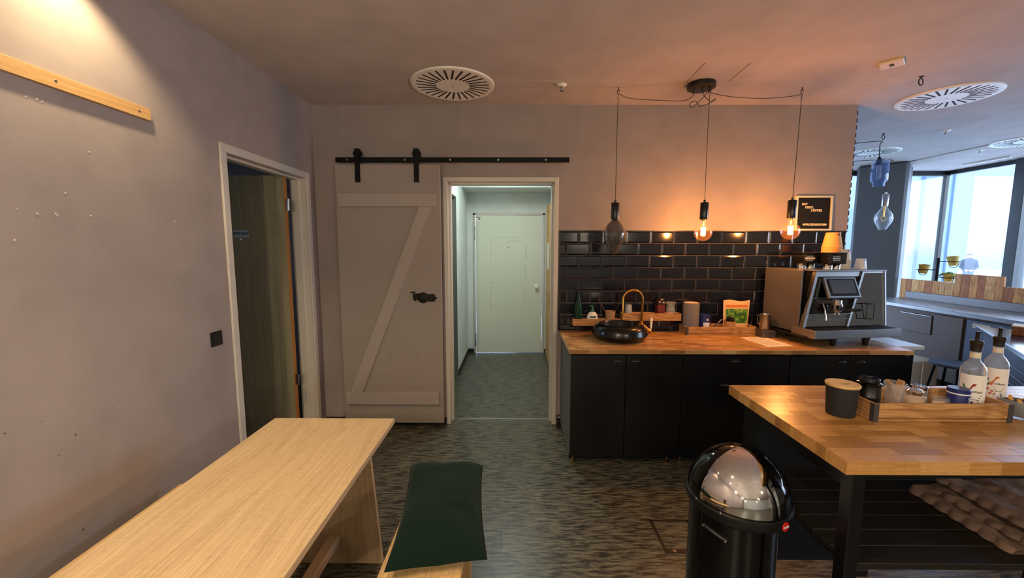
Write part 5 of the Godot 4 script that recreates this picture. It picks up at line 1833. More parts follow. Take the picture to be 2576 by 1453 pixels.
func build_island_things():
	var m: MB
	var cr := thing("wooden_crate", "wooden crate with metal corners holding bottles and jars on the island", "crate", Vector3(1.305, HI + 0.001, -1.405))
	open_box(cr, 0.497, 0.068, 0.172, 0.011, "crate_wood", true, 0.013)
	var yb := HI + 0.0145
	# canister with bamboo lid
	var c := thing("canister", "charcoal canister with bamboo lid on the island beside the crate", "canister", Vector3(1.242, HI, -1.476))
	m = mb()
	m.lathe([Vector2(0, 0), Vector2(0.043, 0), Vector2(0.045, 0.004), Vector2(0.0505, 0.112), Vector2(0.0485, 0.112), Vector2(0.043, 0.006), Vector2(0, 0.005)], 40)
	put(m, "pot", "charcoal", c)
	m = mb()
	m.lathe([Vector2(0.019, 0.1125), Vector2(0.053, 0.1125), Vector2(0.0545, 0.115), Vector2(0.0545, 0.120), Vector2(0.053, 0.1225), Vector2(0.0195, 0.1225), Vector2(0.019, 0.1125)], 40)
	put(m, "lid", "bamboo", c)
	# black tub
	c = thing("black_tub", "black plastic tub with screw lid standing in the island crate", "tub", Vector3(1.355, yb, -1.49))
	m = mb()
	m.lathe([Vector2(0, 0), Vector2(0.032, 0), Vector2(0.035, 0.004), Vector2(0.0355, 0.05), Vector2(0.0365, 0.052), Vector2(0.0365, 0.056), Vector2(0.0355, 0.058), Vector2(0.0355, 0.096), Vector2(0, 0.098)], 32)
	put(m, "can", "black_plastic", c)
	m = mb()
	m.lathe([Vector2(0.0355, 0.096), Vector2(0.038, 0.099), Vector2(0.038, 0.106), Vector2(0.031, 0.109), Vector2(0.031, 0.121), Vector2(0.029, 0.124), Vector2(0.021, 0.124), Vector2(0.020, 0.120), Vector2(0, 0.120)], 32)
	put(m, "lid", "black_gloss", c)
	# tumbler of wooden sticks
	c = thing("tumbler", "clear glass tumbler full of wooden sticks in the island crate", "glass", Vector3(1.455, yb, -1.492))
	m = mb()
	m.lathe([Vector2(0, 0), Vector2(0.026, 0), Vector2(0.028, 0.004), Vector2(0.0335, 0.105), Vector2(0.032, 0.106), Vector2(0.0265, 0.008), Vector2(0, 0.006)], 32)
	put(m, "glass", "glass_clear", c)
	for k in 10:
		var left := k < 5
		var a := -0.30 if left else 0.30
		m = mb()
		m.xf = Transform3D(Basis(Vector3(0, 0, 1), -a + 0.03 * (k % 5)) * Basis(Vector3.UP, 0.5 * k), Vector3((0.010 if left else -0.008) + 0.0008 * k, 0.010, -0.012 + 0.006 * (k % 5)))
		m.box(Vector3(0, 0.053, 0), Vector3(0.0115, 0.108, 0.0055), 0.0015)
		solo(m, "wooden_stick", "kraft", "pale wooden stick bundled in the glass tumbler on the island", "stick", Vector3(1.455, yb, -1.492), 0, "sticks in the tumbler")
	# sugar shaker
	c = thing("sugar_shaker", "glass sugar shaker with metal spout lid in the island crate", "sugar shaker", Vector3(1.527, yb, -1.486))
	m = mb()
	m.lathe([Vector2(0, 0.003), Vector2(0.026, 0), Vector2(0.0285, 0.004), Vector2(0.0285, 0.05), Vector2(0.026, 0.062), Vector2(0.0225, 0.066)], 28)
	put(m, "jar", "glass_clear", c)
	m = mb()
	m.lathe([Vector2(0, 0.006), Vector2(0.0265, 0.006), Vector2(0.0270, 0.046), Vector2(0, 0.042)], 24)
	put(m, "sugar_fill", "sugar", c)
	m = mb()
	m.lathe([Vector2(0.0235, 0.060), Vector2(0.0245, 0.062), Vector2(0.0245, 0.074), Vector2(0.018, 0.082), Vector2(0.005, 0.085), Vector2(0.0035, 0.087), Vector2(0.0035, 0.104), Vector2(0.002, 0.104), Vector2(0, 0.1)], 24)
	put(m, "spout_lid", "chrome", c)
	# jar of sweetener with a steel lid, leaning a little
	c = thing("steel_lid_jar", "small glass jar with shiny steel lid and cream contents in the island crate", "jar", Vector3(1.588, yb, -1.532))
	m = mb()
	m.lathe([Vector2(0, 0.003), Vector2(0.024, 0), Vector2(0.027, 0.004), Vector2(0.027, 0.06), Vector2(0.024, 0.068)], 28)
	put(m, "jar", "glass_clear", c)
	m = mb()
	m.lathe([Vector2(0, 0.006), Vector2(0.0252, 0.006), Vector2(0.0252, 0.036), Vector2(0, 0.038)], 24)
	put(m, "contents", "label_paper", c)
	m = mb()
	m.lathe([Vector2(0.0245, 0.066), Vector2(0.0265, 0.067), Vector2(0.0265, 0.078), Vector2(0.024, 0.080), Vector2(0, 0.080)], 28)
	put(m, "lid", "chrome", c)
	m = mb()
	m.tube([Vector3(0.004, 0.01, 0), Vector3(0.008, 0.102, -0.004)], 0.0022, 6)
	solo(m, "thin_spoon", "steel", "thin steel spoon standing in the small jar with steel lid", "spoon", Vector3(1.588, yb + 0.08, -1.532) - Vector3(0, 0.01, 0), 0)
	# another glass jar, shorter
	c = thing("spice_jar", "squat glass jar of pale crystals behind the blue sweetener tin", "jar", Vector3(1.592, yb, -1.452))
	m = mb()
	m.lathe([Vector2(0, 0.003), Vector2(0.022, 0), Vector2(0.025, 0.004), Vector2(0.025, 0.045), Vector2(0.0215, 0.054), Vector2(0.0215, 0.062), Vector2(0.0205, 0.062)], 28)
	put(m, "jar", "glass_clear", c)
	m = mb()
	m.lathe([Vector2(0, 0.006), Vector2(0.0232, 0.006), Vector2(0.0232, 0.04), Vector2(0, 0.037)], 24)
	put(m, "contents", "sugar", c)
	# sweetener tin
	c = thing("sweetener_tin", "blue and white round sweetener tin in the island crate", "tin", Vector3(1.651, yb, -1.450), 0.72)
	c.scale = Vector3(1.08, 1.28, 1.08)
	m = mb()
	m.lathe([Vector2(0, 0), Vector2(0.0275, 0), Vector2(0.0282, 0.003), Vector2(0.0282, 0.062), Vector2(0.0275, 0.064)], 32)
	put(m, "tub", "tin_blue", c)
	m = mb()
	m.lathe([Vector2(0.0285, 0.006), Vector2(0.0285, 0.034)], 12, Vector3.ZERO, PI / 2 - 0.75, PI / 2 + 0.75)
	put(m, "label_panel", "tin_white", c)
	m = mb()
	m.lathe([Vector2(0.0284, 0.0615), Vector2(0.0294, 0.0625), Vector2(0.0294, 0.0655), Vector2(0.0284, 0.0665)], 32)
	put(m, "lid_rim", "tin_white", c)
	m = mb()
	m.lathe([Vector2(0.0290, 0.0655), Vector2(0.0290, 0.076), Vector2(0.0275, 0.078), Vector2(0, 0.0775)], 32)
	put(m, "lid", "tin_blue", c)
	var tx := put(bent_text("Süss", 0.0125, 0.0285), "lettering", "tin_white", c)
	tx.position.y = 0.049
	syrup_bottle("clear syrup bottle with red and purple fruit label in the island crate", Vector3(1.745, yb, -1.492), -0.62, "label_purple", true)
	syrup_bottle("clear syrup bottle with orange fruit label standing behind the island crate", Vector3(1.985, HI + 0.001, -1.62), -0.62, "label_orange", false)
	# glass cup of tea herbs
	c = thing("tea_glass", "round glass bowl of loose tea and dried fruit at the end of the island crate", "bowl", Vector3(1.884, HI, -1.455))
	m = mb()
	m.lathe([Vector2(0, 0.003), Vector2(0.028, 0), Vector2(0.045, 0.012), Vector2(0.056, 0.04), Vector2(0.058, 0.072), Vector2(0.0565, 0.073), Vector2(0.054, 0.04), Vector2(0.043, 0.015), Vector2(0.026, 0.005), Vector2(0, 0.006)], 36, Vector3.ZERO, 0, TAU, 45)
	put(m, "glass", "glass_clear", c)
	m = mb()
	m.lathe([Vector2(0, 0.008), Vector2(0.028, 0.008), Vector2(0.042, 0.017), Vector2(0.052, 0.04), Vector2(0.053, 0.055), Vector2(0.03, 0.066), Vector2(0, 0.07)], 24)
	put(m, "tea_leaves", "herbs", c)
	for k in 5:
		m = mb()
		m.xf = Transform3D(Basis(Vector3(0.4, 1, 0.3 * k).normalized(), k * 1.3), Vector3(cos(k * 2.4) * 0.026, 0.068, sin(k * 2.4) * 0.026))
		m.box(Vector3.ZERO, Vector3(0.018, 0.008, 0.013), 0.003)
		put(m, "dried_fruit", "lemon", c)

# ---------------------------------------------------------------- bin
func build_bin():
	var m: MB
	var o := thing("waste_bin", "black round waste bin with domed hood and chrome flap beside the island", "bin", Vector3(0.858, 0, -1.452))
	var R := 0.176
	var cy := 0.648
	var th := PI / 2 + 0.50   # azimuth of the flap; +z is PI / 2
	m = mb()
	m.lathe([Vector2(0, 0.0), Vector2(0.150, 0.0), Vector2(0.154, 0.006), Vector2(0.154, 0.012), Vector2(0.150, 0.02), Vector2(0.152, 0.60), Vector2(0.150, 0.62)], 56, Vector3(-0.018, 0, 0.004))
	put(m, "body", "black_gloss", o)
	m = mb()
	m.lathe([Vector2(0.150, 0.60), Vector2(0.172, 0.606), Vector2(0.181, 0.615), Vector2(0.183, 0.630), Vector2(0.181, 0.646), Vector2(0.176, 0.650)], 64)
	put(m, "rim", "black_plastic", o)
	m = mb()
	var prof := []
	for i in 19: prof.append(Vector2(R * cos(PI / 2 * i / 18.0), cy + R * 1.03 * sin(PI / 2 * i / 18.0)))
	m.lathe(prof, 64)
	put(m, "hood", "black_gloss", o)
	m = mb()
	prof = []
	for i in 17:
		var e := deg_to_rad(3.0 + 84.0 * i / 16.0)
		prof.append(Vector2((R + 0.002) * cos(e), cy + (R * 1.03 + 0.002) * sin(e)))
	m.lathe(prof, 40, Vector3.ZERO, th - 0.80, th + 0.78)
	put(m, "flap", "chrome", o)
	# sunk carrying grip on the side
	m = mb()
	var pts := []
	for i in 9:
		var a := th + 0.62 - 0.5 * i / 8.0
		pts.append(Vector3(-0.018 + cos(a) * 0.154, 0.565 - 0.002 * i, 0.004 + sin(a) * 0.154))
	m.tube(pts, 0.008, 8)
	put(m, "grip", "black_plastic", o)
	for i in [0, 8]:
		m = mb()
		m.lathe([Vector2(0, -0.006), Vector2(0.005, -0.005), Vector2(0.006, 0), Vector2(0.005, 0.005), Vector2(0, 0.006)], 10, pts[i] * Vector3(1.015, 1, 1.015))
		put(m, "rivet", "chrome", o)
	for a in [th + 0.84, th + 0.30]:
		m = mb()
		m.lathe([Vector2(0, -0.005), Vector2(0.004, -0.004), Vector2(0.005, 0), Vector2(0.004, 0.004), Vector2(0, 0.005)], 10, Vector3(cos(a) * 0.181, cy + 0.002, sin(a) * 0.181))
		put(m, "rivet", "chrome", o)
	var ba := th - 0.90
	var b := Node3D.new()
	b.name = "badge"
	o.add_child(b)
	b.position = Vector3(cos(ba) * 0.1835, 0.631, sin(ba) * 0.1835)
	b.rotation.y = PI / 2 - ba
	m = mb()
	m.lathe([Vector2(0.0165, 0), Vector2(0.016, 0.002), Vector2(0, 0.0028)], 24)
	var bd := put(m, "badge_disc", "badge_red", b)
	bd.rotation.x = PI / 2
	at_mesh(text_mesh("hailo", 0.0085, 0.0008, true), Vector3(0, 0, 0.0031), "lettering", "tin_white", b)
	# floor outlet
	var fo := thing("floor_outlet", "black framed floor socket hatch set in the lino beside the bin", "floor socket", Vector3(0.90, 0, -2.055))
	m = mb()
	for s in [-1.0, 1.0]:
		m.box(Vector3(s * 0.105, 0.0015, 0), Vector3(0.016, 0.003, 0.25))
	m.box(Vector3(0, 0.0015, -0.121), Vector3(0.22, 0.003, 0.016))
	m.box(Vector3(0, 0.0015, 0.113), Vector3(0.22, 0.003, 0.026))
	put(m, "frame", "black_plastic", fo)
	m = mb()
	m.box(Vector3(0, 0.001, -0.008), Vector3(0.196, 0.002, 0.212))
	put(m, "insert", "lino", fo)
	m = mb()
	m.lathe([Vector2(0.010, 0.003), Vector2(0.0095, 0.0042), Vector2(0, 0.0042)], 14, Vector3(-0.06, 0, 0.113))
	put(m, "lock_button", "steel", fo)

# ---------------------------------------------------------------- table, benches, cushion
func build_seating():
	var m: MB
	var t := thing("dining_table", "narrow pale oak table with panel legs beside the left wall", "table")
	var xa := -1.178
	var xb := -0.588
	var zf := -1.889
	var zn := -0.12
	var h := 0.741
	m = mb()
	m.grain = 2
	m.uvo = Vector2(0.0, 1.2)
	m.box(Vector3((xa + xb) / 2, h - 0.0125, (zf + zn) / 2), Vector3(xb - xa, 0.025, zn - zf), 0.0015)
	put(m, "table_top", "sonoma_oak", t)
	for z in [-1.862, -0.16]:
		m = mb()
		m.grain = 1
		m.prism([Vector2(-1.107, 0.0), Vector2(-0.660, 0.0), Vector2(-0.715, h - 0.026), Vector2(-1.052, h - 0.026)], z - 0.011, z + 0.011)
		put(m, "panel_leg", "sonoma_oak", t)
	m = mb()
	m.grain = 2
	m.box(Vector3(-0.893, 0.135, (-1.85 - 0.172) / 2), Vector3(0.055, 0.045, 1.678), 0.006)
	put(m, "stretcher", "sonoma_oak", t)
	# benches
	for b in [[-1.60, -1.32, -1.80, -0.25, "pale beech bench between the table and the left wall"], [-0.472, -0.182, -1.84, -0.35, "pale beech bench under the green cushion"]]:
		var o := thing("bench", b[4], "bench", Vector3.ZERO, 0, "benches at the table")
		m = mb()
		m.grain = 2
		m.uvo = Vector2(rng.randf(), rng.randf())
		m.box(Vector3((b[0] + b[1]) / 2, 0.437, (b[2] + b[3]) / 2), Vector3(b[1] - b[0], 0.026, b[3] - b[2]), 0.003)
		put(m, "seat", "bench_beech", o)
		for z in [b[2] + 0.12, b[3] - 0.12]:
			for x in [b[0] + 0.04, b[1] - 0.04]:
				m = mb()
				m.grain = 1
				m.box(Vector3(x, 0.212, z), Vector3(0.045, 0.424, 0.035), 0.003)
				put(m, "leg", "bench_beech", o)
			m = mb()
			m.box(Vector3((b[0] + b[1]) / 2, 0.40, z), Vector3(b[1] - b[0] - 0.12, 0.045, 0.022), 0.002)
			put(m, "cross_rail", "bench_beech", o)
	# velvet cushion
	var tl := Vector3(-0.508, 0, -1.872)
	var tr := Vector3(-0.158, 0, -1.885)
	var br := Vector3(-0.095, 0, -1.290)
	var bl := Vector3(-0.432, 0, -1.232)
	var n := noise(91, 1.0, FastNoiseLite.TYPE_SIMPLEX_SMOOTH, 2)
	var shape := func(u: float, v: float, side: float) -> Vector3:
		var a := u * 2.0 - 1.0
		var c := v * 2.0 - 1.0
		# sides draw in between the corners
		var pu := a * (1.0 - 0.075 * (1.0 - c * c) * absf(a))
		var pv := c * (1.0 - 0.05 * (1.0 - a * a) * absf(c))
		var uu := pu * 0.5 + 0.5
		var vv := pv * 0.5 + 0.5
		var p := bl.lerp(br, uu).lerp(tl.lerp(tr, uu), vv)
		var ed := pow(maxf(0.0, 1.0 - pow(absf(a), 3.0)), 0.42) * pow(maxf(0.0, 1.0 - pow(absf(c), 4.0)), 0.42)
		var w := n.get_noise_2d(u * 0.9 + 2.0, v * 1.3) * 0.022 * ed
		var crease := -0.010 * exp(-pow((uu - 0.86 + (vv - 0.2) * 1.1) * 9.0, 2.0)) * ed if vv < 0.36 else 0.0
		p.y = 0.487 + 0.012 * absf(a * c) + (side * 0.078 * ed if side > 0 else -0.036 * ed) + (w + crease if side > 0 else 0.0)
		return p
	var cu := thing("cushion", "dark green velvet cushion lying on the right-hand bench", "cushion")
	m = mb()
	m.grid(func(u, v): return shape.call(u, v, 1.0), 40, 56)
	m.grid(func(u, v): return shape.call(u, v, -1.0), 24, 32, true)
	put(m, "cover", "velvet", cu)
	m = mb()
	var seam := []
	for i in 96:
		var s := i / 24.0
		var k := int(s)
		var f := s - k
		var q: Vector2 = [Vector2(f, 0), Vector2(1, f), Vector2(1 - f, 1), Vector2(0, 1 - f)][k]
		seam.append(shape.call(q.x, q.y, 1.0))
	m.tube(seam, 0.0032, 6, true)
	put(m, "seam", "velvet", cu)

# ---------------------------------------------------------------- the bar by the windows
func build_bar():
	var m: MB
	var o := thing("steel_counter", "long stainless steel bar counter under the far windows", "counter", Vector3(4.69, 0, -5.5))
	m = mb()
	m.box(Vector3(0.32, 0.878, 0.975), Vector3(0.64, 0.044, 1.95), 0.004)
	put(m, "top", "steel_brushed", o)
	m = mb()
	m.box(Vector3(0.628, 0.946, 0.99), Vector3(0.02, 0.092, 1.86), 0.003)
	put(m, "upstand", "steel_dark", o)
	m = mb()
	m.box(Vector3(0.35, 0.48, 0.98), Vector3(0.53, 0.75, 1.88))
	put(m, "body", "bar_front", o)
	m = mb()
	m.box(Vector3(0.072, 0.69, 0.79), Vector3(0.02, 0.215, 0.36), 0.003)
	var dr := put(m, "drawer", "bar_front", o)
	m = mb()
	m.box(Vector3(0.058, 0.795, 0.79), Vector3(0.018, 0.012, 0.36), 0.003)
	put(m, "pull_edge", "steel", dr)
	m = mb()
	m.box(Vector3(0.074, 0.47, 1.135), Vector3(0.018, 0.72, 0.30), 0.003)
	put(m, "front_panel", "bar_front", o)
	m = mb()
	m.box(Vector3(0.072, 0.47, 1.53), Vector3(0.02, 0.72, 0.42), 0.003)
	var fd := put(m, "fridge_door", "fridge_front", o)
	m = mb()
	m.box(Vector3(0.060, 0.777, 1.46), Vector3(0.003, 0.05, 0.16))
	put(m, "label_plate", "label_paper", fd)
	m = mb()
	m.box(Vector3(0.058, 0.60, 1.53), Vector3(0.006, 0.016, 0.30), 0.002)
	m.box(Vector3(0.058, 0.56, 1.53), Vector3(0.006, 0.016, 0.30), 0.002)
	put(m, "vent_slot", "black_plastic", fd)
	for p in [[0.12, 0.06], [0.58, 0.06], [0.12, 1.88], [0.58, 1.88]]:
		m = mb()
		m.tube([Vector3(p[0], 0, p[1]), Vector3(p[0], 0.11, p[1])], 0.02, 10)
		put(m, "foot", "steel", o)
	# board screen behind it
	var s := thing("board_screen", "low screen of vertical pine boards behind the steel counter", "screen", Vector3(5.345, 0, -5.56))
	var z := 0.0
	var kinds := ["pine", "pine_red", "pine_pale", "pine", "pine_red", "pine", "pine_pale", "pine_pale", "pine", "pine_red"]
	var k := 0
	while z < 2.0:
		var w: float = [0.085, 0.07, 0.10, 0.075, 0.09][k % 5]
		var top := 1.262 if z > 0.63 and z < 1.14 else 1.152
		m = mb()
		m.grain = 1
		m.uvo = Vector2(rng.randf() * 3.0, rng.randf() * 3.0)
		m.box(Vector3(0.011, top / 2, z + w / 2), Vector3(0.022, top, w - 0.002), 0.0015)
		put(m, "board", kinds[k % 10], s)
		z += w
		k += 1
	# plant stand
	var ps := thing("plant_stand", "black metal plant stand with ring holders behind the board screen", "plant stand", Vector3(5.65, 0, -5.385))
	m = mb()
	m.lathe([Vector2(0, 0), Vector2(0.16, 0), Vector2(0.16, 0.008), Vector2(0.02, 0.015), Vector2(0.015, 0.02), Vector2(0.015, 1.44), Vector2(0, 1.445)], 20)
	put(m, "pole", "black_iron", ps)
	var pots := [[Vector3(-0.02, 1.225, -0.17), 0.16, "yellow-green pot in the upper holder of the plant stand next to the column"], [Vector3(0.02, 1.345, 0.17), -0.16, "yellow-green pot in the topmost holder of the plant stand"], [Vector3(0.0, 1.135, 0.15), 0.0, "yellow-green pot with leafy plant in the low holder of the plant stand"]]
	for p in pots:
		var c: Vector3 = p[0]
		m = mb()
		m.tube(arc(c + Vector3(0, 0.05, 0), 0.064, 0, TAU, 20, Vector3.RIGHT, Vector3.BACK), 0.005, 6)
		var side := signf(c.z)
		m.tube([Vector3(0, c.y + 0.05, 0), c + Vector3(0, 0.05, -side * 0.064)], 0.006, 6)
		m.tube(arc(c + Vector3(0, 0.05, 0), 0.064, PI, TAU, 10, Vector3.BACK, Vector3.UP * 1.25), 0.004, 6)
		put(m, "ring_holder", "black_iron", ps)
		m = mb()
		m.xf = Transform3D(Basis(Vector3.RIGHT, p[1]), Vector3.ZERO)
		m.lathe([Vector2(0, 0), Vector2(0.040, 0), Vector2(0.056, 0.10), Vector2(0.060, 0.102), Vector2(0.060, 0.118), Vector2(0.054, 0.118), Vector2(0.050, 0.10), Vector2(0.036, 0.01), Vector2(0, 0.01)], 24)
		var pot := solo(m, "flower_pot", "terracotta_yellow", p[2], "plant pot", ps.position + c, 0, "pots on the plant stand")
		if p[1] == 0.0:
			for i in 9:
				m = mb()
				var a := TAU * i / 9.0
				var len := rng.randf_range(0.10, 0.17)
				var d := Vector3(cos(a), rng.randf_range(0.3, 1.1), sin(a)).normalized()
				var sd := d.cross(Vector3.UP).normalized()
				m.grid(func(u, v): return Vector3(0, 0.09, 0) + d * len * v + sd * (u - 0.5) * 0.055 * sin(PI * clampf(v * 0.95 + 0.05, 0, 1)) + Vector3(0, -0.08 * v * v - 0.02 * absf(u - 0.5), 0), 4, 7)
				put(m, "leaf", "leaf", pot)
	# bar counter on the right with a polished top
	var bc := thing("bar_counter", "dark polished bar counter with bright edge, beyond the island", "counter")
	var A := Vector2(4.01, -3.45)
	var B := Vector2(3.00, -2.21)
	var C := Vector2(3.75, -1.55)
	var D := Vector2(4.62, -2.95)
	var flat := Transform3D(Basis(Vector3(1, 0, 0), Vector3(0, 0, 1), Vector3(0, -1, 0)), Vector3.ZERO)
	m = mb()
	m.xf = flat
	m.prism([A, B, C, D], -0.90, -0.872)
	put(m, "top", "bar_top", bc)
	var dir := (B - A).normalized()
	m = mb()
	var off := Vector2(dir.y, -dir.x) * 0.004
	m.tube([Vector3(A.x, 0.898, A.y), Vector3(B.x, 0.898, B.y)], 0.007, 6)
	put(m, "edge_strip", "bar_edge", bc)
	var ctr := (A + B + C + D) / 4.0
	m = mb()
	m.xf = flat
	m.prism([A.lerp(ctr, 0.08), B.lerp(ctr, 0.08), C.lerp(ctr, 0.06), D.lerp(ctr, 0.06)], -0.870, 0.0)
	put(m, "body", "navy_front", bc)
	# rails on its front
	for i in 3:
		m = mb()
		var p0 := A.lerp(B, 0.55) - off * 4
		var p1 := A.lerp(B, 0.86) - off * 4
		m.tube([Vector3(p0.x, 0.80 - 0.06 * i, p0.y), Vector3(p1.x, 0.80 - 0.06 * i, p1.y)], 0.006, 6)
		put(m, "front_rail", "steel_dark", bc)
	# flat wooden boxes on the bar
	for b in [[Vector3(4.02, 0.901, -3.05), 0.16, 0.075, "flat wooden box with pale lid at the tip of the bar counter"], [Vector3(4.20, 0.901, -2.78), 0.22, 0.085, "larger flat wooden box with pale lid on the bar counter"]]:
		var w := thing("wooden_box", b[3], "box", b[0], 0.6, "wooden boxes on the bar counter")
		m = mb()
		m.box(Vector3(0, b[2] * 0.45, 0), Vector3(b[1], b[2] * 0.9, 0.24), 0.003)
		put(m, "box", "crate_wood_dark", w)
		m = mb()
		m.box(Vector3(0, b[2] * 0.95, 0), Vector3(b[1] + 0.01, b[2] * 0.1, 0.25), 0.002)
		put(m, "lid", "label_paper", w)
	# stool
	var st := thing("stool", "round black stool with grey seat in front of the steel counter", "stool", Vector3(4.30, 0, -3.86))
	m = mb()
	m.lathe([Vector2(0, 0.425), Vector2(0.15, 0.425), Vector2(0.165, 0.435), Vector2(0.165, 0.45), Vector2(0.15, 0.458), Vector2(0, 0.46)], 28)
	put(m, "seat", "fridge_front", st)
	for i in 4:
		var a := TAU * i / 4.0 + 0.5
		m = mb()
		m.tube([Vector3(cos(a) * 0.19, 0, sin(a) * 0.19), Vector3(cos(a) * 0.12, 0.425, sin(a) * 0.12)], 0.011, 8)
		put(m, "leg", "black_iron", st)
	m = mb()
	m.tube(arc(Vector3(0, 0.16, 0), 0.165, 0, TAU, 24, Vector3.RIGHT, Vector3.BACK), 0.007, 6)
	put(m, "foot_ring", "black_iron", st)
	# pale storage box by the counter end
	m = mb()
	m.box(Vector3(0, 0.19, 0), Vector3(0.30, 0.38, 0.36), 0.01)
	solo(m, "storage_box", "cream_plastic", "pale plastic storage box on the floor behind the stool", "box", Vector3(4.36, 0, -4.35), 0.1)

# ---------------------------------------------------------------- the street outside
func build_outside():
	var m := mb()
	m.box(Vector3(10, -0.56, -10), Vector3(160, 0.1, 160))
	solo(m, "ground_outside", "pavement", "pale paved street outside the windows", "street", Vector3.ZERO, 0, "", "structure")
	var f := thing("street_facade_building", "pale stone building with grey pilasters just outside the far window", "building", Vector3(0, -0.51, -12.0))
	m = mb()
	m.box(Vector3(6.6, 6.0, -3.0), Vector3(13.2, 12.0, 6.0))
	put(m, "wall", "facade_pale", f)
	for x in [3.2, 5.6, 8.0, 11.85]:
		m = mb()
		m.box(Vector3(x + 0.22, 6.0, 0.06), Vector3(0.46 if x > 11 else 0.6, 12.0, 0.14), 0.01)
		put(m, "pilaster", "facade_grey", f)
	for x in [4.2, 6.6, 9.2, 10.5]:
		for y in [1.2, 4.4, 7.6]:
			m = mb()
			m.box(Vector3(x + 0.3, y + 1.0, 0.0), Vector3(0.9, 2.0, 0.06), 0.01)
			put(m, "window", "facade_dark", f)
	m = mb()
	m.box(Vector3(12.75, 6.0, 0.03), Vector3(0.02, 12.0, 0.08))
	put(m, "panel_joint", "facade_grey", f)
	f = thing("street_building", "bright pale building across the street with small dark openings", "building", Vector3(34, -0.51, -44.0), -0.55)
	m = mb()
	m.box(Vector3(4, 5.0, -4), Vector3(52, 10.0, 8))
	put(m, "wall", "facade_pale", f)
	for i in 10:
		m = mb()
		m.box(Vector3(-16 + i * 4.2, 1.4, 0.02), Vector3(1.0, 2.2, 0.1))
		put(m, "doorway", "facade_grey", f)
	build_person()

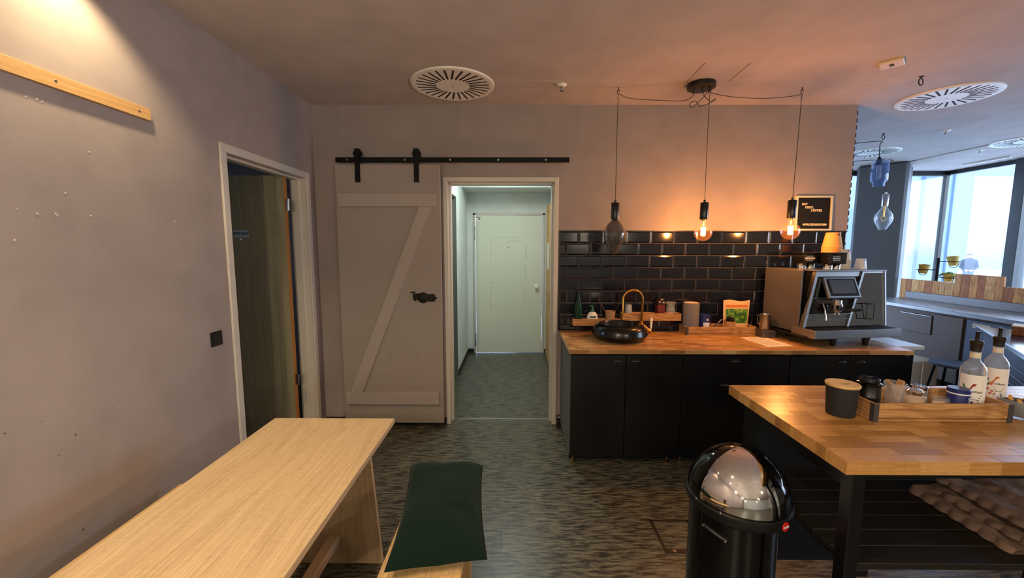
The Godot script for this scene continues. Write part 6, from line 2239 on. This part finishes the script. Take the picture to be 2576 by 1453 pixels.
func build_person():
	# a walker in a dark jacket and jeans, seen small through the window
	var bones := [
		# joint a, joint b, radius a, radius b, colour
		[Vector3(0, 1.00, 0), Vector3(0, 1.38, 0.01), 0.165, 0.195, 0],
		[Vector3(-0.17, 1.40, 0), Vector3(0.17, 1.40, 0), 0.095, 0.095, 0],
		[Vector3(0, 1.42, 0), Vector3(0, 1.56, 0.01), 0.062, 0.055, 2],
		[Vector3(0, 1.61, 0.015), Vector3(0, 1.68, 0.01), 0.088, 0.092, 2],
		[Vector3(-0.21, 1.40, 0), Vector3(-0.27, 1.12, -0.04), 0.075, 0.062, 0],
		[Vector3(-0.27, 1.12, -0.04), Vector3(-0.14, 0.96, 0.14), 0.060, 0.048, 0],
		[Vector3(0.21, 1.40, 0), Vector3(0.27, 1.12, -0.04), 0.075, 0.062, 0],
		[Vector3(0.27, 1.12, -0.04), Vector3(0.14, 0.96, 0.14), 0.060, 0.048, 0],
		[Vector3(-0.12, 0.95, 0.15), Vector3(-0.05, 0.93, 0.17), 0.040, 0.034, 2],
		[Vector3(0.12, 0.95, 0.15), Vector3(0.05, 0.93, 0.17), 0.040, 0.034, 2],
		[Vector3(-0.09, 0.94, 0), Vector3(-0.10, 0.50, 0.10), 0.105, 0.068, 1],
		[Vector3(-0.10, 0.50, 0.10), Vector3(-0.10, 0.08, 0.02), 0.064, 0.046, 1],
		[Vector3(0.09, 0.94, 0), Vector3(0.10, 0.50, -0.02), 0.105, 0.068, 1],
		[Vector3(0.10, 0.50, -0.02), Vector3(0.10, 0.08, -0.20), 0.064, 0.046, 1],
		[Vector3(-0.10, 0.05, 0.0), Vector3(-0.11, 0.04, 0.16), 0.045, 0.038, 3],
		[Vector3(0.10, 0.05, -0.22), Vector3(0.11, 0.04, -0.07), 0.045, 0.038, 3],
	]
	var cols := [Color(0.012, 0.016, 0.028), Color(0.03, 0.06, 0.14), Color(0.50, 0.28, 0.19), Color(0.01, 0.01, 0.01)]
	var cell := 0.026
	var lo := Vector3(-0.42, -0.03, -0.38)
	var nx := 33
	var ny := 71
	var nz := 30
	var val := PackedFloat32Array()
	val.resize(nx * ny * nz)
	var near := PackedByteArray()
	near.resize(nx * ny * nz)
	for k in nz:
		for j in ny:
			for i in nx:
				var p := lo + Vector3(i, j, k) * cell
				var d := 10.0
				var best := 10.0
				var bi := 0
				for b in bones:
					var a: Vector3 = b[0]
					var ab: Vector3 = b[1] - a
					var t := clampf((p - a).dot(ab) / ab.length_squared(), 0.0, 1.0)
					var dd: float = p.distance_to(a + ab * t) - lerpf(b[2], b[3], t)
					if dd < best:
						best = dd
						bi = b[4]
					var h := clampf(0.5 + 0.5 * (d - dd) / 0.035, 0.0, 1.0)
					d = lerpf(d, dd, h) - 0.035 * h * (1.0 - h)
				var ix := (k * ny + j) * nx + i
				val[ix] = d
				near[ix] = bi
	# surface nets
	var vid := {}
	var vs := []
	var vc := []
	for k in nz - 1:
		for j in ny - 1:
			for i in nx - 1:
				var sum := Vector3.ZERO
				var n := 0
				for e in 12:
					var c0: Vector3i = [Vector3i(0,0,0),Vector3i(0,1,0),Vector3i(0,0,1),Vector3i(0,1,1),Vector3i(0,0,0),Vector3i(1,0,0),Vector3i(0,0,1),Vector3i(1,0,1),Vector3i(0,0,0),Vector3i(1,0,0),Vector3i(0,1,0),Vector3i(1,1,0)][e]
					var ax := e / 4
					var c1 := c0
					c1[ax] += 1
					var a := val[((k + c0.z) * ny + j + c0.y) * nx + i + c0.x]
					var b := val[((k + c1.z) * ny + j + c1.y) * nx + i + c1.x]
					if (a < 0) != (b < 0):
						sum += Vector3(c0).lerp(Vector3(c1), a / (a - b))
						n += 1
				if n:
					vid[Vector3i(i, j, k)] = vs.size()
					vs.append(lo + (Vector3(i, j, k) + sum / n) * cell)
					vc.append(cols[near[(k * ny + j) * nx + i]])
	var st := SurfaceTool.new()
	st.begin(Mesh.PRIMITIVE_TRIANGLES)
	st.set_smooth_group(1)
	for k in range(1, nz - 1):
		for j in range(1, ny - 1):
			for i in range(1, nx - 1):
				var a := val[(k * ny + j) * nx + i]
				for ax in 3:
					var o := Vector3i.ZERO
					o[ax] = 1
					var b := val[((k + o.z) * ny + j + o.y) * nx + i + o.x]
					if (a < 0) == (b < 0): continue
					var u := Vector3i.ZERO
					var w := Vector3i.ZERO
					u[(ax + 1) % 3] = 1
					w[(ax + 2) % 3] = 1
					var p := Vector3i(i, j, k)
					var q := [p - u - w, p - w, p, p - u]
					if a >= 0: q.reverse()
					if not q.all(func(x): return vid.has(x)): continue
					for t in [0, 2, 1, 0, 3, 2]:
						var id: int = vid[q[t]]
						st.set_color(vc[id])
						st.add_vertex(vs[id])
	st.generate_normals()
	mat("walker_cloth", Color(1, 1, 1), 0.85)
	M.walker_cloth.vertex_color_use_as_albedo = true
	var pr := thing("person", "person in a dark jacket and jeans walking outside the right window", "person", Vector3(22.4, -0.51, -19.9), -0.85)
	put(st.commit(), "figure", "walker_cloth", pr)
	var m := mb()
	m.lathe([Vector2(0.098, 1.665), Vector2(0.100, 1.70), Vector2(0.086, 1.745), Vector2(0.05, 1.772), Vector2(0, 1.778)], 18, Vector3(0, 0, -0.002))
	put(m, "hair", "hair", pr)
